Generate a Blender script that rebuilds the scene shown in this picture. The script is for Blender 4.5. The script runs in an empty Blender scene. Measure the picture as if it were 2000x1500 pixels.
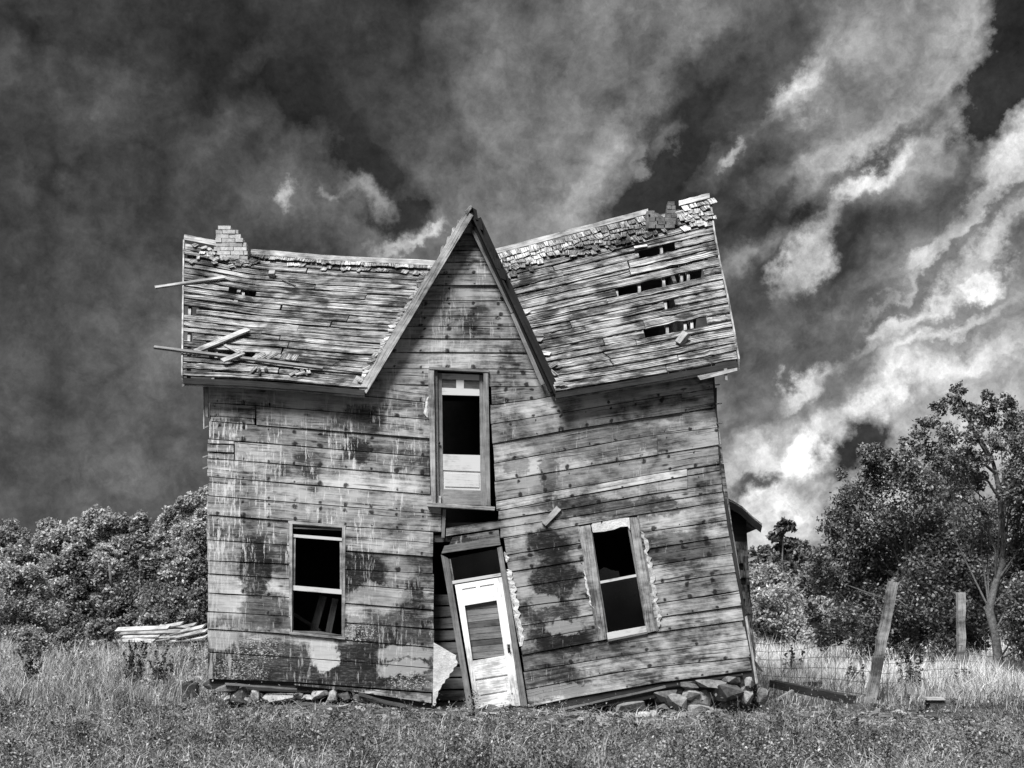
import bpy, bmesh, math, random
import numpy as np
from mathutils import Vector, Matrix

R = math.radians
random.seed(11)
rng = np.random.default_rng(11)
SC = bpy.context.scene
COL = SC.collection

# ------------------------------------------------------------------ camera
F, HX, HY, CH, D = 2500.0, 1000.0, 1205.0, 1.5, 19.5   # level camera with a rising front (lens shift)
cam_d = bpy.data.cameras.new('camera')
cam = bpy.data.objects.new('camera', cam_d)
COL.objects.link(cam)
cam.location = (0, 0, CH)
cam.rotation_euler = (R(90), 0, 0)
cam_d.sensor_width = 36
cam_d.lens = F * 36 / 2000
cam_d.shift_y = (HY - 750) / 2000
cam_d.clip_end = 3000
SC.camera = cam


def at(x, y, Y=D):
    return Vector(((x - HX) * Y / F, Y, CH + (HY - y) * Y / F))


# ------------------------------------------------------------------ node helper
class NT:
    def __init__(s, tree):
        s.t = tree
        tree.nodes.clear()

    def n(s, typ, **kw):
        nd = s.t.nodes.new(typ)
        for k, v in kw.items():
            setattr(nd, k, v)
        return nd

    def put(s, sock, v):
        if isinstance(v, bpy.types.NodeSocket):
            s.t.links.new(v, sock)
        elif isinstance(v, (tuple, list)) and sock.type == 'RGBA' and len(v) == 3:
            sock.default_value = (*v, 1)
        elif isinstance(v, (int, float)) and sock.type == 'RGBA':
            sock.default_value = (v, v, v, 1)
        else:
            sock.default_value = v

    def m(s, op, a, b=0.0, c=0.0, clamp=False):
        nd = s.n('ShaderNodeMath', operation=op, use_clamp=clamp)
        s.put(nd.inputs[0], a); s.put(nd.inputs[1], b); s.put(nd.inputs[2], c)
        return nd.outputs[0]

    def add(s, a, b): return s.m('ADD', a, b)
    def sub(s, a, b): return s.m('SUBTRACT', a, b)
    def mul(s, a, b): return s.m('MULTIPLY', a, b)
    def mx(s, a, b): return s.m('MAXIMUM', a, b)
    def mn(s, a, b): return s.m('MINIMUM', a, b)

    def lerp(s, a, b, f):
        return s.add(s.mul(a, s.sub(1.0, f)), s.mul(b, f))

    def rng(s, v, a, b, c=0.0, d=1.0, smooth=True):
        nd = s.n('ShaderNodeMapRange', interpolation_type='SMOOTHSTEP' if smooth else 'LINEAR')
        s.put(nd.inputs[0], v)
        for i, q in enumerate((a, b, c, d)):
            s.put(nd.inputs[i + 1], q)
        return nd.outputs[0]

    def xyz(s, x, y, z=0.0):
        nd = s.n('ShaderNodeCombineXYZ')
        for i, q in enumerate((x, y, z)):
            s.put(nd.inputs[i], q)
        return nd.outputs[0]

    def sep(s, v):
        nd = s.n('ShaderNodeSeparateXYZ')
        s.put(nd.inputs[0], v)
        return nd.outputs

    def noise(s, vec, scale=1.0, detail=4.0, rough=0.55, dist=0.0, color=False):
        nd = s.n('ShaderNodeTexNoise')
        s.put(nd.inputs['Vector'], vec)
        nd.inputs['Scale'].default_value = scale
        nd.inputs['Detail'].default_value = detail
        nd.inputs['Roughness'].default_value = rough
        nd.inputs['Distortion'].default_value = dist
        return nd.outputs[1 if color else 0]

    def voro(s, vec, scale=1.0, feature='F1', out=0):
        nd = s.n('ShaderNodeTexVoronoi', feature=feature)
        s.put(nd.inputs['Vector'], vec)
        nd.inputs['Scale'].default_value = scale
        return nd.outputs[out]


# ------------------------------------------------------------------ sky
SUN_EL, SUN_AZ = 54.0, 207.0          # azimuth clockwise from +Y (north): behind the camera, to the left
world = bpy.data.worlds.new('World')
SC.world = world
world.use_nodes = True
w = NT(world.node_tree)
sky = w.n('ShaderNodeTexSky', sky_type='NISHITA')
sky.sun_disc = False
sky.sun_elevation = R(SUN_EL)
sky.sun_rotation = R(SUN_AZ)
sky.air_density = 1.0
sky.dust_density = 3.0
bw = w.n('ShaderNodeRGBToBW')
w.put(bw.inputs[0], sky.outputs[0])
tc = w.n('ShaderNodeTexCoord')
dx, dy, dz = w.sep(tc.outputs['Generated'])
dvec = w.xyz(dx, dy, dz)
# ragged edges: every cloud bank is looked up through a warped direction
wa = w.sep(w.noise(dvec, 7.0, 5, 0.6, color=True))
wb = w.sep(w.noise(dvec, 24.0, 8, 0.66, color=True))
ux = w.add(dx, w.add(w.mul(w.sub(wa[0], .5), .085), w.mul(w.sub(wb[0], .5), .060)))
uz = w.add(dz, w.add(w.mul(w.sub(wa[1], .5), .085), w.mul(w.sub(wb[1], .5), .060)))


def blob(px, py, rx, ry, rot, inner=0.0, warped=True):
    u, v = (px - HX) / F, (HY - py) / F
    L = math.sqrt(1 + u * u + v * v)
    cx, cz = u / L, v / L
    a = R(rot)
    X = w.sub(ux if warped else dx, cx); Z = w.sub(uz if warped else dz, cz)
    p = w.mul(w.add(w.mul(X, math.cos(a)), w.mul(Z, math.sin(a))), F / rx)
    q = w.mul(w.sub(w.mul(Z, math.cos(a)), w.mul(X, math.sin(a))), F / ry)
    r = w.m('SQRT', w.add(w.mul(p, p), w.mul(q, q)))
    return w.rng(r, 1.25, inner * .72)


b = w.rng(dx, -.03, .16, .075, .17)
for px, py, rx, ry, rot, inner, amt in [
    # the pale band above the gable and the dark bank to its right
    (1050, 200, 500, 210, 64, .1, .15), (1090, 470, 140, 100, 50, .1, .15), (1160, 330, 130, 50, 58, .3, .12), (1290, 130, 150, 40, 50, .3, .08),
    (1450, 370, 470, 230, 47, .85, -.105), (1270, 420, 190, 70, 42, .6, -.08), (1360, 180, 130, 60, 52, .5, -.04), (1400, 330, 140, 40, 40, .2, .09), (1300, 280, 60, 24, 50, .2, .10), (1230, 330, 40, 18, 60, .2, .12), (1480, 400, 110, 30, 38, .2, .07), (1430, 560, 90, 50, 30, .1, .06), (1520, 250, 120, 30, 45, .2, .07), (1480, 60, 120, 50, 45, .2, .05),
    # bright sheet at the upper right and the black hole beside it
    (1770, 140, 210, 190, 50, .62, .30), (1950, 110, 66, 160, -10, .55, -.50), (1965, 300, 60, 80, 0, .5, .50), (1900, 60, 30, 60, 0, .4, .12),
    (1740, 275, 190, 26, 40, .3, -.24), (1620, 150, 40, 100, 40, .3, -.10),
    # torn bright edges and streaks
    (1555, 165, 95, 30, 55, .2, .34), (1525, 195, 40, 20, 40, .2, .2), (1640, 290, 90, 36, 35, .2, .22), (1700, 345, 110, 24, 44, .2, .42), (1620, 380, 60, 40, 20, .2, .18), (1445, 305, 26, 16, 35, .2, .40),
    (1575, 520, 80, 34, 62, .2, .55), (1500, 500, 90, 30, 30, 0, .14), (1960, 270, 40, 40, 0, .3, .3), (1900, 440, 160, 20, 40, .2, .28), (1960, 480, 60, 26, 45, .2, .36),
    (1800, 620, 150, 20, 34, .2, .34), (1870, 640, 120, 14, 30, .2, .26), (1930, 555, 40, 16, 20, .2, .45), (1860, 500, 200, 10, 42, .2, .16), (1900, 700, 160, 30, 28, 0, .22), (1760, 700, 90, 30, 40, .1, .24),
    (1565, 775, 70, 22, 35, .2, .34), (1620, 700, 200, 60, 36, .3, -.08), (1700, 480, 220, 60, 38, .3, -.07),
    (1470, 930, 170, 70, 22, .4, .26), (1590, 880, 80, 36, 62, .4, .34), (1540, 990, 110, 34, 20, .3, .30), (1480, 1040, 260, 70, 10, .3, .34), (1668, 880, 70, 44, 62, .3, -.34), (1480, 968, 100, 22, 10, .3, -.34), (1450, 850, 90, 40, 10, .1, -.05),
    (1850, 880, 260, 160, 20, .3, .17), (1700, 800, 90, 40, 40, .1, .24), (1780, 740, 120, 30, 35, .2, .18),
    # storm cloud over the left half
    (560, 405, 26, 18, 20, .1, .34), (630, 430, 200, 80, -12, .1, .09), (710, 408, 60, 26, -25, .1, .24), (640, 392, 24, 12, 0, .1, .22), (790, 485, 80, 18, 22, .2, .30), (840, 470, 40, 14, 30, .2, .2), (765, 432, 80, 40, 12, .4, -.13), (700, 330, 120, 40, -30, .3, -.05),
    (480, 120, 260, 150, -20, .3, -.034), (140, 170, 130, 90, 0, .1, .035), (210, 150, 50, 40, 0, .1, .03), (440, 250, 90, 50, 30, .1, .05), (490, 130, 60, 30, 20, .1, .05), (640, 260, 150, 60, -35, .3, -.028), (130, 350, 50, 60, 0, .3, -.045), (160, 360, 36, 44, 0, .2, .05), (560, 240, 30, 60, 0, .2, -.04),
    (600, 290, 60, 40, 20, .1, .05), (330, 690, 70, 110, 0, .1, .05), (280, 900, 160, 50, 0, .2, .03), (30, 60, 60, 50, 0, .2, -.05), (20, 90, 30, 40, 0, .2, .03), (880, 300, 110, 110, 0, .1, -.03), (70, 240, 110, 60, 20, .2, -.03),
]:
    b = w.add(b, w.mul(blob(px, py, rx, ry, rot, inner), amt))
b = w.mx(b, .034)
# cloud texture: puffy to the left, drawn out along the wind to the right
iso = w.noise(dvec, 13.0, 10, 0.62, .15)
a = R(36)
al = w.add(w.mul(dx, math.cos(a)), w.mul(dz, math.sin(a)))
ac = w.sub(w.mul(dz, math.cos(a)), w.mul(dx, math.sin(a)))
stre = w.noise(w.xyz(w.mul(al, 10.0), w.mul(dy, 8.0), w.mul(ac, 19.0)), 1.0, 10, 0.6, .1)
stre = w.add(w.mul(stre, .6), w.mul(w.noise(w.xyz(ux, dy, uz), 15.0, 9, .6, .1), .4))
side = w.rng(dx, -.02, .10)
tex = w.lerp(w.rng(w.add(w.mul(iso, .72), w.mul(w.noise(dvec, 34.0, 8, .6, .2), .28)), .34, .66, .46, 1.6, False), w.rng(stre, .34, .66, .36, 1.8, False), side)
fine = w.noise(w.xyz(w.add(dx, w.mul(w.sub(wb[0], .5), .03)), dy, w.add(dz, w.mul(w.sub(wb[1], .5), .03))), 46.0, 8, 0.72)
tex = w.mul(tex, w.mul(w.rng(fine, .28, .72, .58, 1.46, False), w.rng(w.noise(dvec, 170.0, 4, .7), .25, .75, .88, 1.12, False)))
b = w.mul(b, tex)
SKY_GAIN = .50
bg = w.n('ShaderNodeBackground')
w.put(bg.inputs['Color'], w.mul(w.mul(b, w.mul(bw.outputs[0], 1.0)), SKY_GAIN))
bg.inputs['Strength'].default_value = 0.15
wo = w.n('ShaderNodeOutputWorld')
w.put(wo.inputs['Surface'], bg.outputs[0])

# ------------------------------------------------------------------ sun and exposure
sd = bpy.data.lights.new('sun', 'SUN')
sd.energy = 1.5
sd.angle = R(22)
sd.color = (1, 1, 1)
sun = bpy.data.objects.new('sun', sd)
COL.objects.link(sun)
_az, _el = R(SUN_AZ), R(SUN_EL)
to_sun = Vector((math.sin(_az) * math.cos(_el), math.cos(_az) * math.cos(_el), math.sin(_el)))
sun.rotation_euler = to_sun.to_track_quat('Z', 'Y').to_euler()
sun.location = to_sun * 60
SC.view_settings.view_transform = 'Standard'
SC.view_settings.look = 'None'
SC.view_settings.exposure = 2.3
SC.view_settings.gamma = 1.0
SC.view_settings.use_curve_mapping = False
try:
    SC.cycles.max_bounces = 5
    SC.cycles.diffuse_bounces = 3
    SC.cycles.transparent_max_bounces = 6
except Exception:
    pass


# ------------------------------------------------------------------ materials
def new_mat(name):
    mt = bpy.data.materials.new(name)
    mt.use_nodes = True
    return mt, NT(mt.node_tree)


def finish(k, col, rough=.85, bump=None, bstr=.4, bdist=.01, spec=.25):
    p = k.n('ShaderNodeBsdfPrincipled')
    k.put(p.inputs['Base Color'], col)
    k.put(p.inputs['Roughness'], rough)
    p.inputs['Specular IOR Level'].default_value = spec
    if bump is not None:
        bp = k.n('ShaderNodeBump')
        bp.inputs['Strength'].default_value = bstr
        bp.inputs['Distance'].default_value = bdist
        k.put(bp.inputs['Height'], bump)
        k.put(p.inputs['Normal'], bp.outputs[0])
    o = k.n('ShaderNodeOutputMaterial')
    k.put(o.inputs[0], p.outputs[0])


def wood(name, dark, light, gu=1.6, gv=34.0, stains=(), pales=(), drips=False, nails=False, lichen=False,
         crack=.5, blot=.5, blots=1.1, vary=.5, bstr=.6, ck0=.30, ck1=.40, cont=1.0):
    mt, k = new_mat(name)
    geo = k.n('ShaderNodeNewGeometry')
    pos = geo.outputs['Position']
    X, Y, Z = k.sep(pos)
    uvn = k.n('ShaderNodeUVMap', uv_map='grain')
    u, v, _ = k.sep(uvn.outputs[0])
    rnd = k.n('ShaderNodeObjectInfo').outputs['Random']
    r1 = k.mul(rnd, 57.0)
    wig = k.mul(k.sub(k.noise(k.xyz(k.add(u, r1), v, r1), 1.3, 2), .5), .06)
    vv = k.add(v, wig)
    g1 = k.noise(k.xyz(k.add(k.mul(u, gu), r1), k.mul(vv, gv), r1), 1.0, 6, .68)
    g2 = k.noise(k.xyz(k.add(k.mul(u, gu * 4), r1), k.mul(vv, gv * 4.5), r1), 1.0, 4, .7)
    bl = k.noise(pos, blots, 6, .62, .3)
    bl2 = k.noise(k.xyz(k.mul(X, 1.0), k.mul(Y, 1.0), k.mul(Z, 2.2)), 4.0, 6, .65)
    tone = k.add(k.add(k.mul(g1, .62), k.mul(g2, .38)), k.add(k.mul(k.sub(bl, .5), blot * 1.5), k.mul(k.sub(bl2, .5), blot * .8)))
    tone = k.rng(tone, .5 - .22 / cont, .5 + .22 / cont, 0, 1, False)
    col = k.lerp(dark, light, tone)
    col = k.mul(col, k.rng(rnd, 0, 1, 1 - vary * .5, 1 + vary * .5, False))
    # drying cracks along the grain
    ck = k.noise(k.xyz(k.add(k.mul(u, gu * .75), r1), k.mul(vv, gv * 1.9), k.mul(rnd, 9.0)), 1.0, 3, .6)
    cm = k.rng(ck, ck0, ck1)
    col = k.mul(col, k.lerp(1.0 - crack, 1.0, cm))
    height = k.add(k.mul(g1, .6), k.mul(cm, .7))
    if nails:
        wn = k.sep(k.noise(pos, 5.0, 3, .6, color=True))
        un = k.n('ShaderNodeUVMap', uv_map='board')
        s, h, _ = k.sep(un.outputs[0])
        fs = k.mul(k.m('ABSOLUTE', k.sub(k.m('FRACT', k.add(k.m('DIVIDE', s, .39), k.mul(k.sub(wn[0], .5), .16))), .5)), .39)
        hd = k.mn(k.m('ABSOLUTE', k.sub(h, .10)), k.add(k.m('ABSOLUTE', k.sub(h, .82)), k.mul(k.rng(rnd, .3, .5), .5)))
        hd = k.mul(hd, .25)
        rr = k.m('SQRT', k.add(k.mul(fs, fs), k.mul(hd, hd)))
        sm = k.noise(pos, 16.0, 4, .65)
        big = k.noise(pos, 2.2, 2)
        nsz = k.rng(k.noise(k.xyz(k.add(k.mul(X, 2.7), r1), Y, k.mul(Z, 2.7)), 1.0, 2), .40, .64, .004, .056, False)
        nm = k.rng(k.m('DIVIDE', k.add(rr, k.mul(k.sub(sm, .5), .075)), nsz), 1.05, .45)
        col = k.mul(col, k.lerp(1.0, .06, k.mul(nm, .95)))
        # knots
        vo = k.voro(k.xyz(k.add(k.mul(u, 1.7), r1), k.mul(v, 5.0), r1), 1.0)
        kn = k.rng(vo, .13, .05)
        col = k.mul(col, k.lerp(1.0, .2, kn))
    if stains:
        w1 = k.sep(k.noise(pos, 2.4, 6, .68, color=True))
        w2 = k.sep(k.noise(pos, 13.0, 5, .7, color=True))
        sx = k.add(X, k.add(k.mul(k.sub(w1[0], .5), .55), k.mul(k.sub(w2[0], .5), .25)))
        sz = k.add(Z, k.add(k.mul(k.sub(w1[1], .5), .45), k.mul(k.sub(w2[1], .5), .20)))
        tot = None
        for (px, py, rx, ry, amt) in stains:
            c = at(px, py)
            q1 = k.mul(k.sub(sx, c.x), F / D / rx)
            q2 = k.mul(k.sub(sz, c.z), F / D / ry)
            e = k.rng(k.add(k.mul(q1, q1), k.mul(q2, q2)), 1.05, .5, 0, amt)
            tot = e if tot is None else k.mx(tot, e)
        # the wet black growth is broken by scoured grain
        br = k.rng(k.add(k.mul(g2, .4), k.mul(k.noise(k.xyz(k.mul(X, .7), Y, k.mul(Z, 1.5)), 18.0, 5, .75), .6)), .48, .60)
        stn = k.mul(tot, k.sub(1.0, k.mul(br, .26)))
        col = k.lerp(col, .004, stn)
        for (px, py, rx, ry, amt, val) in pales:
            c = at(px, py)
            q1 = k.mul(k.sub(sx, c.x), F / D / rx)
            q2 = k.mul(k.sub(sz, c.z), F / D / ry)
            e = k.rng(k.add(k.mul(q1, q1), k.mul(q2, q2)), 1.1, .5, 0, amt)
            col = k.lerp(col, k.mul(k.add(.65, k.mul(g1, .7)), val), e)
    if drips:
        dn = k.noise(k.xyz(k.mul(X, 36.0), k.mul(Y, 3.0), k.mul(Z, 4.6)), 1.0, 5, .75)
        dm = k.noise(k.xyz(k.mul(X, 4.5), 3.3, k.mul(Z, 1.4)), 1.0, 3, .6)
        c1, c2 = at(405, 1130), at(860, 800)
        zone = k.mul(k.mul(k.rng(Z, c1.z, c1.z + .5), k.rng(Z, c2.z + .15, c2.z - .3)), k.rng(X, c2.x + .05, c2.x - .9, .45, 1.0))
        zone2 = k.mul(k.rng(X, at(1500, 0).x, at(930, 0).x), .5)
        dn = k.sub(dn, k.mul(k.rng(X, at(900, 0).x, at(960, 0).x), .05))
        lft = k.rng(X, at(500, 0).x, at(410, 0).x)
        mask = k.mul(k.rng(k.add(dn, k.add(k.mul(dm, .42), k.mul(lft, .08))), .775, .85), k.mx(zone, zone2))
        col = k.lerp(col, k.mul(.58, k.add(.55, k.mul(g2, .9))), k.mul(mask, .8))
    if lichen:
        ln = k.noise(k.xyz(k.mul(X, 38.0), Y, k.mul(Z, 84.0)), 1.0, 4, .7)
        tot = None
        for (px, py, rx, ry) in lichen:
            c = at(px, py)
            q1 = k.mul(k.sub(X, c.x), F / D / rx)
            q2 = k.mul(k.sub(Z, c.z), F / D / ry)
            e = k.rng(k.add(k.mul(q1, q1), k.mul(q2, q2)), 1.0, .2)
            tot = e if tot is None else k.mx(tot, e)
        lm = k.mul(k.rng(k.add(ln, k.mul(tot, .08)), .62, .70), tot)
        col = k.lerp(col, .5, lm)
    finish(k, col, .9, height, bstr, .012)
    return mt


STAINS = [
    (500, 1105, 34, 80, .95), (525, 1295, 130, 52, .9), (700, 1118, 62, 46, .95), (770, 1235, 95, 48, .85), (745, 1290, 130, 50, .95),
    (600, 1326, 230, 30, .95), (700, 880, 34, 26, .9), (700, 822, 60, 34, .75), (1085, 1128, 52, 62, .97), (1075, 1195, 62, 44, .9), (1092, 1240, 76, 36, .95),
    (1072, 1060, 50, 30, .95), (1085, 1332, 90, 40, .8), (1190, 990, 190, 24, .7), (1320, 1072, 100, 34, .6), (1170, 862, 150, 44, .55), (1350, 800, 90, 26, .5),
    (800, 1172, 26, 46, .95), (1290, 982, 40, 14, .85), (1160, 985, 26, 14, .85), (520, 1195, 60, 44, .75), (640, 1205, 30, 40, .6), (560, 1215, 190, 18, .55),
    (1010, 905, 30, 24, .5), (1075, 925, 18, 60, .6), (1190, 1262, 90, 30, .4), (810, 1190, 40, 30, .6), (450, 1270, 18, 40, .4), (1050, 1285, 70, 20, .6), (800, 1345, 70, 14, .5),
]
PALES = [
    (632, 1278, 32, 34, .95, .42), (640, 1298, 30, 12, .95, .45), (430, 1245, 34, 26, .8, .32), (425, 1150, 40, 60, .5, .36), (790, 1275, 60, 16, .6, .4),
    (790, 1305, 50, 14, .7, .38), (740, 1165, 60, 26, .5, .36), (1065, 1175, 30, 18, .6, .33), (1100, 1222, 40, 16, .6, .36), (1110, 1350, 90, 18, .55, .33), (1240, 770, 40, 20, .5, .34), (640, 775, 170, 22, .4, .34),
]
M = {}
M['siding'] = wood('weathered_siding', .035, .40, 1.1, 24, STAINS, PALES, True, True, [(470, 1310, 75, 50), (505, 1270, 70, 40), (700, 1235, 60, 30), (800, 1330, 60, 26)], .85, .8, 1.3, .65, ck0=.33, ck1=.385, cont=1.2)
M['roof'] = wood('roof_sheathing', .035, .50, 1.2, 56, crack=.93, blot=.55, blots=2.2, vary=.30, bstr=1.0, ck0=.43, ck1=.49, cont=1.9)
M['trim'] = wood('grey_trim', .05, .44, 2.2, 60, crack=.75, blot=.7, vary=.3, cont=1.2)
M['frame'] = wood('grey_brown_frame', .05, .27, 2.2, 60, crack=.6, blot=.5, vary=.25)
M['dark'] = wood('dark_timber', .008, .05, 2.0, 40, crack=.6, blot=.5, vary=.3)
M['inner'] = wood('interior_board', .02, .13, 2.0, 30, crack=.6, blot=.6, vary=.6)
M['plank'] = wood('bleached_plank', .06, .54, 2.0, 50, crack=.85, blot=.6, vary=.5, cont=1.2)
M['shingle'] = wood('split_shingle', .03, .52, 4.0, 60, crack=.9, blot=.6, vary=.9, ck0=.38, ck1=.48, cont=1.5)
M['shade_black'] = wood('painted_shade', .006, .022, 2.0, 40, crack=.5)  # near-black wood: shade under the roof overhangs put into the colour


def paint(name, base, wear=.3):
    mt, k = new_mat(name)
    pos = k.n('ShaderNodeNewGeometry').outputs['Position']
    u, v, _ = k.sep(k.n('ShaderNodeUVMap', uv_map='grain').outputs[0])
    n1 = k.noise(pos, 2.2, 5, .65)
    n2 = k.noise(k.xyz(k.mul(u, 3.0), k.mul(v, 70.0), 1.0), 1.0, 5, .7)
    X, Y, Z = k.sep(pos)
    low = k.rng(Z, 1.35, .2)
    mk = k.rng(k.add(k.add(k.mul(n1, .5), k.mul(n2, .42)), k.mul(low, .10)), .60, .42 + .1 * wear)
    col = k.lerp(.20, base, k.lerp(1.0, k.sub(1.0, k.mul(k.sub(1.0, mk), 1.0)), wear * 2.2 if wear * 2.2 < 1 else 1.0))
    sp = k.rng(k.noise(pos, 34.0, 3, .6), .70, .74)
    col = k.mul(col, k.lerp(1.0, .25, k.mul(sp, low)))
    finish(k, col, .55, k.add(k.mul(n2, .4), n1), .25, .008)
    return mt


M['paint'] = paint('peeling_white_paint', .84, .36)
M['paint_worn'] = paint('worn_white_paint', .52, .45)


def plain(name, lo, hi, scale=6.0, rough=.9, bump=.5, spec=.2, detail=7):
    mt, k = new_mat(name)
    pos = k.n('ShaderNodeNewGeometry').outputs['Position']
    rnd = k.n('ShaderNodeObjectInfo').outputs['Random']
    n1 = k.noise(pos, scale, detail, .65, .3)
    n2 = k.noise(pos, scale * 6, 5, .7)
    t = k.rng(k.add(k.mul(n1, .6), k.mul(n2, .4)), .33, .67, 0, 1, False)
    col = k.mul(k.lerp(lo, hi, t), k.rng(rnd, 0, 1, .75, 1.2, False))
    finish(k, col, rough, k.add(n1, k.mul(n2, .5)), bump, .02, spec)
    return mt


M['brick'] = plain('pale_brick', .22, .60, 9)
M['brick_dark'] = plain('sooty_brick', .05, .26, 9)
M['mortar'] = plain('old_mortar', .04, .12, 14)
M['plaster'] = plain('crumbling_plaster', .34, .78, 7, .95, 1.0)
M['stone'] = plain('field_stone', .04, .32, 5, .95, 1.0)
M['stone_pale'] = plain('pale_stone', .10, .55, 5, .95, 1.0)
M['stone_dark'] = plain('dark_stone', .015, .15, 5, .95, 1.0)
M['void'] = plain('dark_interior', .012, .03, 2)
M['metal'] = plain('rusty_metal', .02, .06, 12, .6)
M['wire'] = plain('fence_wire', .02, .05, 12, .5)
M['post'] = wood('fence_post_wood', .05, .42, 3.0, 40, crack=.8, blot=.7, vary=.1, cont=1.3)
M['bark'] = plain('tree_bark', .05, .22, 9)
M['bark_pale'] = plain('pale_bark', .03, .27, 14, .95, 1.0)

mt, k = new_mat('window_glass')
p = k.n('ShaderNodeBsdfPrincipled')
p.inputs['Base Color'].default_value = (.9, .9, .9, 1)
p.inputs['Roughness'].default_value = .04
p.inputs['Transmission Weight'].default_value = 1.0
p.inputs['IOR'].default_value = 1.45
o = k.n('ShaderNodeOutputMaterial')
k.put(o.inputs[0], p.outputs[0])
M['glass'] = mt


def leafmat(name, lo, hi, trans=.3):
    mt, k = new_mat(name)
    at_ = k.n('ShaderNodeAttribute', attribute_name='tone')
    t = at_.outputs['Fac']
    col = k.lerp(lo, hi, t)
    df = k.n('ShaderNodeBsdfDiffuse')
    k.put(df.inputs['Color'], col)
    tr = k.n('ShaderNodeBsdfTranslucent')
    k.put(tr.inputs['Color'], col)
    ms = k.n('ShaderNodeMixShader')
    ms.inputs[0].default_value = trans
    k.put(ms.inputs[1], df.outputs[0]); k.put(ms.inputs[2], tr.outputs[0])
    gl = k.n('ShaderNodeBsdfGlossy')
    gl.inputs['Roughness'].default_value = .45
    m2 = k.n('ShaderNodeMixShader')
    m2.inputs[0].default_value = .05
    k.put(m2.inputs[1], ms.outputs[0]); k.put(m2.inputs[2], gl.outputs[0])
    o = k.n('ShaderNodeOutputMaterial')
    k.put(o.inputs[0], m2.outputs[0])
    return mt


M['leaf'] = leafmat('dark_leaves', .006, .30)
M['leaf_mid'] = leafmat('mid_leaves', .035, .30)
M['leaf_light'] = leafmat('pale_leaves', .07, .52, .4)
M['grass'] = leafmat('grass_blades', .010, .52)
M['grass_pale'] = leafmat('dry_grass', .12, .56)
M['straw'] = leafmat('bright_straw', .14, .72)
M['leaf_pale'] = leafmat('pale_bush_leaves', .12, .74, .42)
M['weed'] = leafmat('weed_leaves', .012, .16)

# ground
mt, k = new_mat('meadow_soil')
pos = k.n('ShaderNodeNewGeometry').outputs['Position']
n1 = k.noise(pos, .8, 7, .65)
n2 = k.noise(pos, 9.0, 7, .7)
n3 = k.noise(pos, 60.0, 4, .7)
t = k.rng(k.add(k.add(k.mul(n1, .35), k.mul(n2, .4)), k.mul(n3, .25)), .38, .62, 0, 1, False)
finish(k, k.lerp(.012, .16, t), .95, k.add(n2, k.mul(n3, .5)), .9, .06)
M['ground'] = mt


# ------------------------------------------------------------------ mesh helpers
WORLD = {}


def wloc(o):
    return WORLD.get(o.name, Vector((0, 0, 0))) if o is not None else Vector((0, 0, 0))


def link(o, parent, loc):
    COL.objects.link(o)
    WORLD[o.name] = Vector(loc)
    if parent is not None:
        o.parent = parent
        o.location = Vector(loc) - wloc(parent)
    else:
        o.location = loc
    return o


def tag(o, label=None, cat=None, group=None, kind=None):
    for kk, vv in (('label', label), ('category', cat), ('group', group), ('kind', kind)):
        if vv:
            o[kk] = vv
    return o


def empty(name, loc, parent=None):
    return link(bpy.data.objects.new(name, None), parent, loc)


def mesh_obj(name, verts, faces, mat, parent=None, grain=None, board=None, smooth=False, origin=None):
    vs = [Vector(q) for q in verts]
    c = Vector(origin) if origin is not None else sum(vs, Vector()) / len(vs)
    me = bpy.data.meshes.new(name)
    me.from_pydata([tuple(q - c) for q in vs], [], faces)
    if grain is not None:
        for nm, dat in (('grain', grain), ('board', board)):
            if dat is None:
                continue
            lay = me.uv_layers.new(name=nm)
            lay.data.foreach_set('uv', [cc for f in me.polygons for li in f.loop_indices for cc in dat[me.loops[li].vertex_index]])
    me.materials.append(mat if not isinstance(mat, str) else M[mat])
    if smooth:
        me.polygons.foreach_set('use_smooth', [True] * len(me.polygons))
    me.update()
    return link(bpy.data.objects.new(name, me), parent, c)


def board(name, top, bot, thick, mat, parent, nrm=(0, -1, 0), s0=None):
    """A plank between two edge lines (lists of points, left to right) whose outer face is given and which runs `thick` inwards."""
    n = len(top)
    nv = Vector(nrm).normalized() * thick
    V, G, B = [], [], []
    u = 0
    off = random.uniform(0, 40)
    for i in range(n):
        a, b_ = Vector(top[i]), Vector(bot[i])
        if i:
            u += (a - Vector(top[i - 1])).length
        wd = (a - b_).length
        sx = (s0[i] if s0 is not None else u)
        for q, vv, hh in ((a, wd, 1.0), (b_, 0.0, 0.0), (a - nv, wd + thick, 1.0), (b_ - nv, -thick, 0.0)):
            V.append(q); G.append((u + off, vv)); B.append((sx, hh))
    Fc = [(0, 1, 3, 2)]
    for i in range(n - 1):
        p_, q_ = 4 * i, 4 * i + 4
        Fc += [(p_, q_, q_ + 1, p_ + 1), (p_ + 2, p_ + 3, q_ + 3, q_ + 2), (p_, p_ + 2, q_ + 2, q_), (p_ + 1, q_ + 1, q_ + 3, p_ + 3)]
    e = 4 * (n - 1)
    Fc[0] = (0, 1, 3, 2)
    Fc.append((e, e + 2, e + 3, e + 1))
    return mesh_obj(name, V, Fc, mat, parent, G, B)


def bar(name, p0, p1, wd, th, mat, parent=None, up=(0, 0, 1), ragged=0.0, seg=3):
    """A straight timber from p0 to p1."""
    p0, p1 = Vector(p0), Vector(p1)
    d = (p1 - p0).normalized()
    s = d.cross(Vector(up))
    if s.length < 1e-4:
        s = Vector((1, 0, 0))
    s.normalize()
    t = s.cross(d).normalized()
    top, bot = [], []
    for i in range(seg + 1):
        q = p0.lerp(p1, i / seg)
        j = lambda: random.uniform(-ragged, ragged)
        top.append(q + s * (wd / 2 + j()) + t * th / 2)
        bot.append(q - s * (wd / 2 + j()) + t * th / 2)
    return board(name, top, bot, th, mat, parent, nrm=t)


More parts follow.
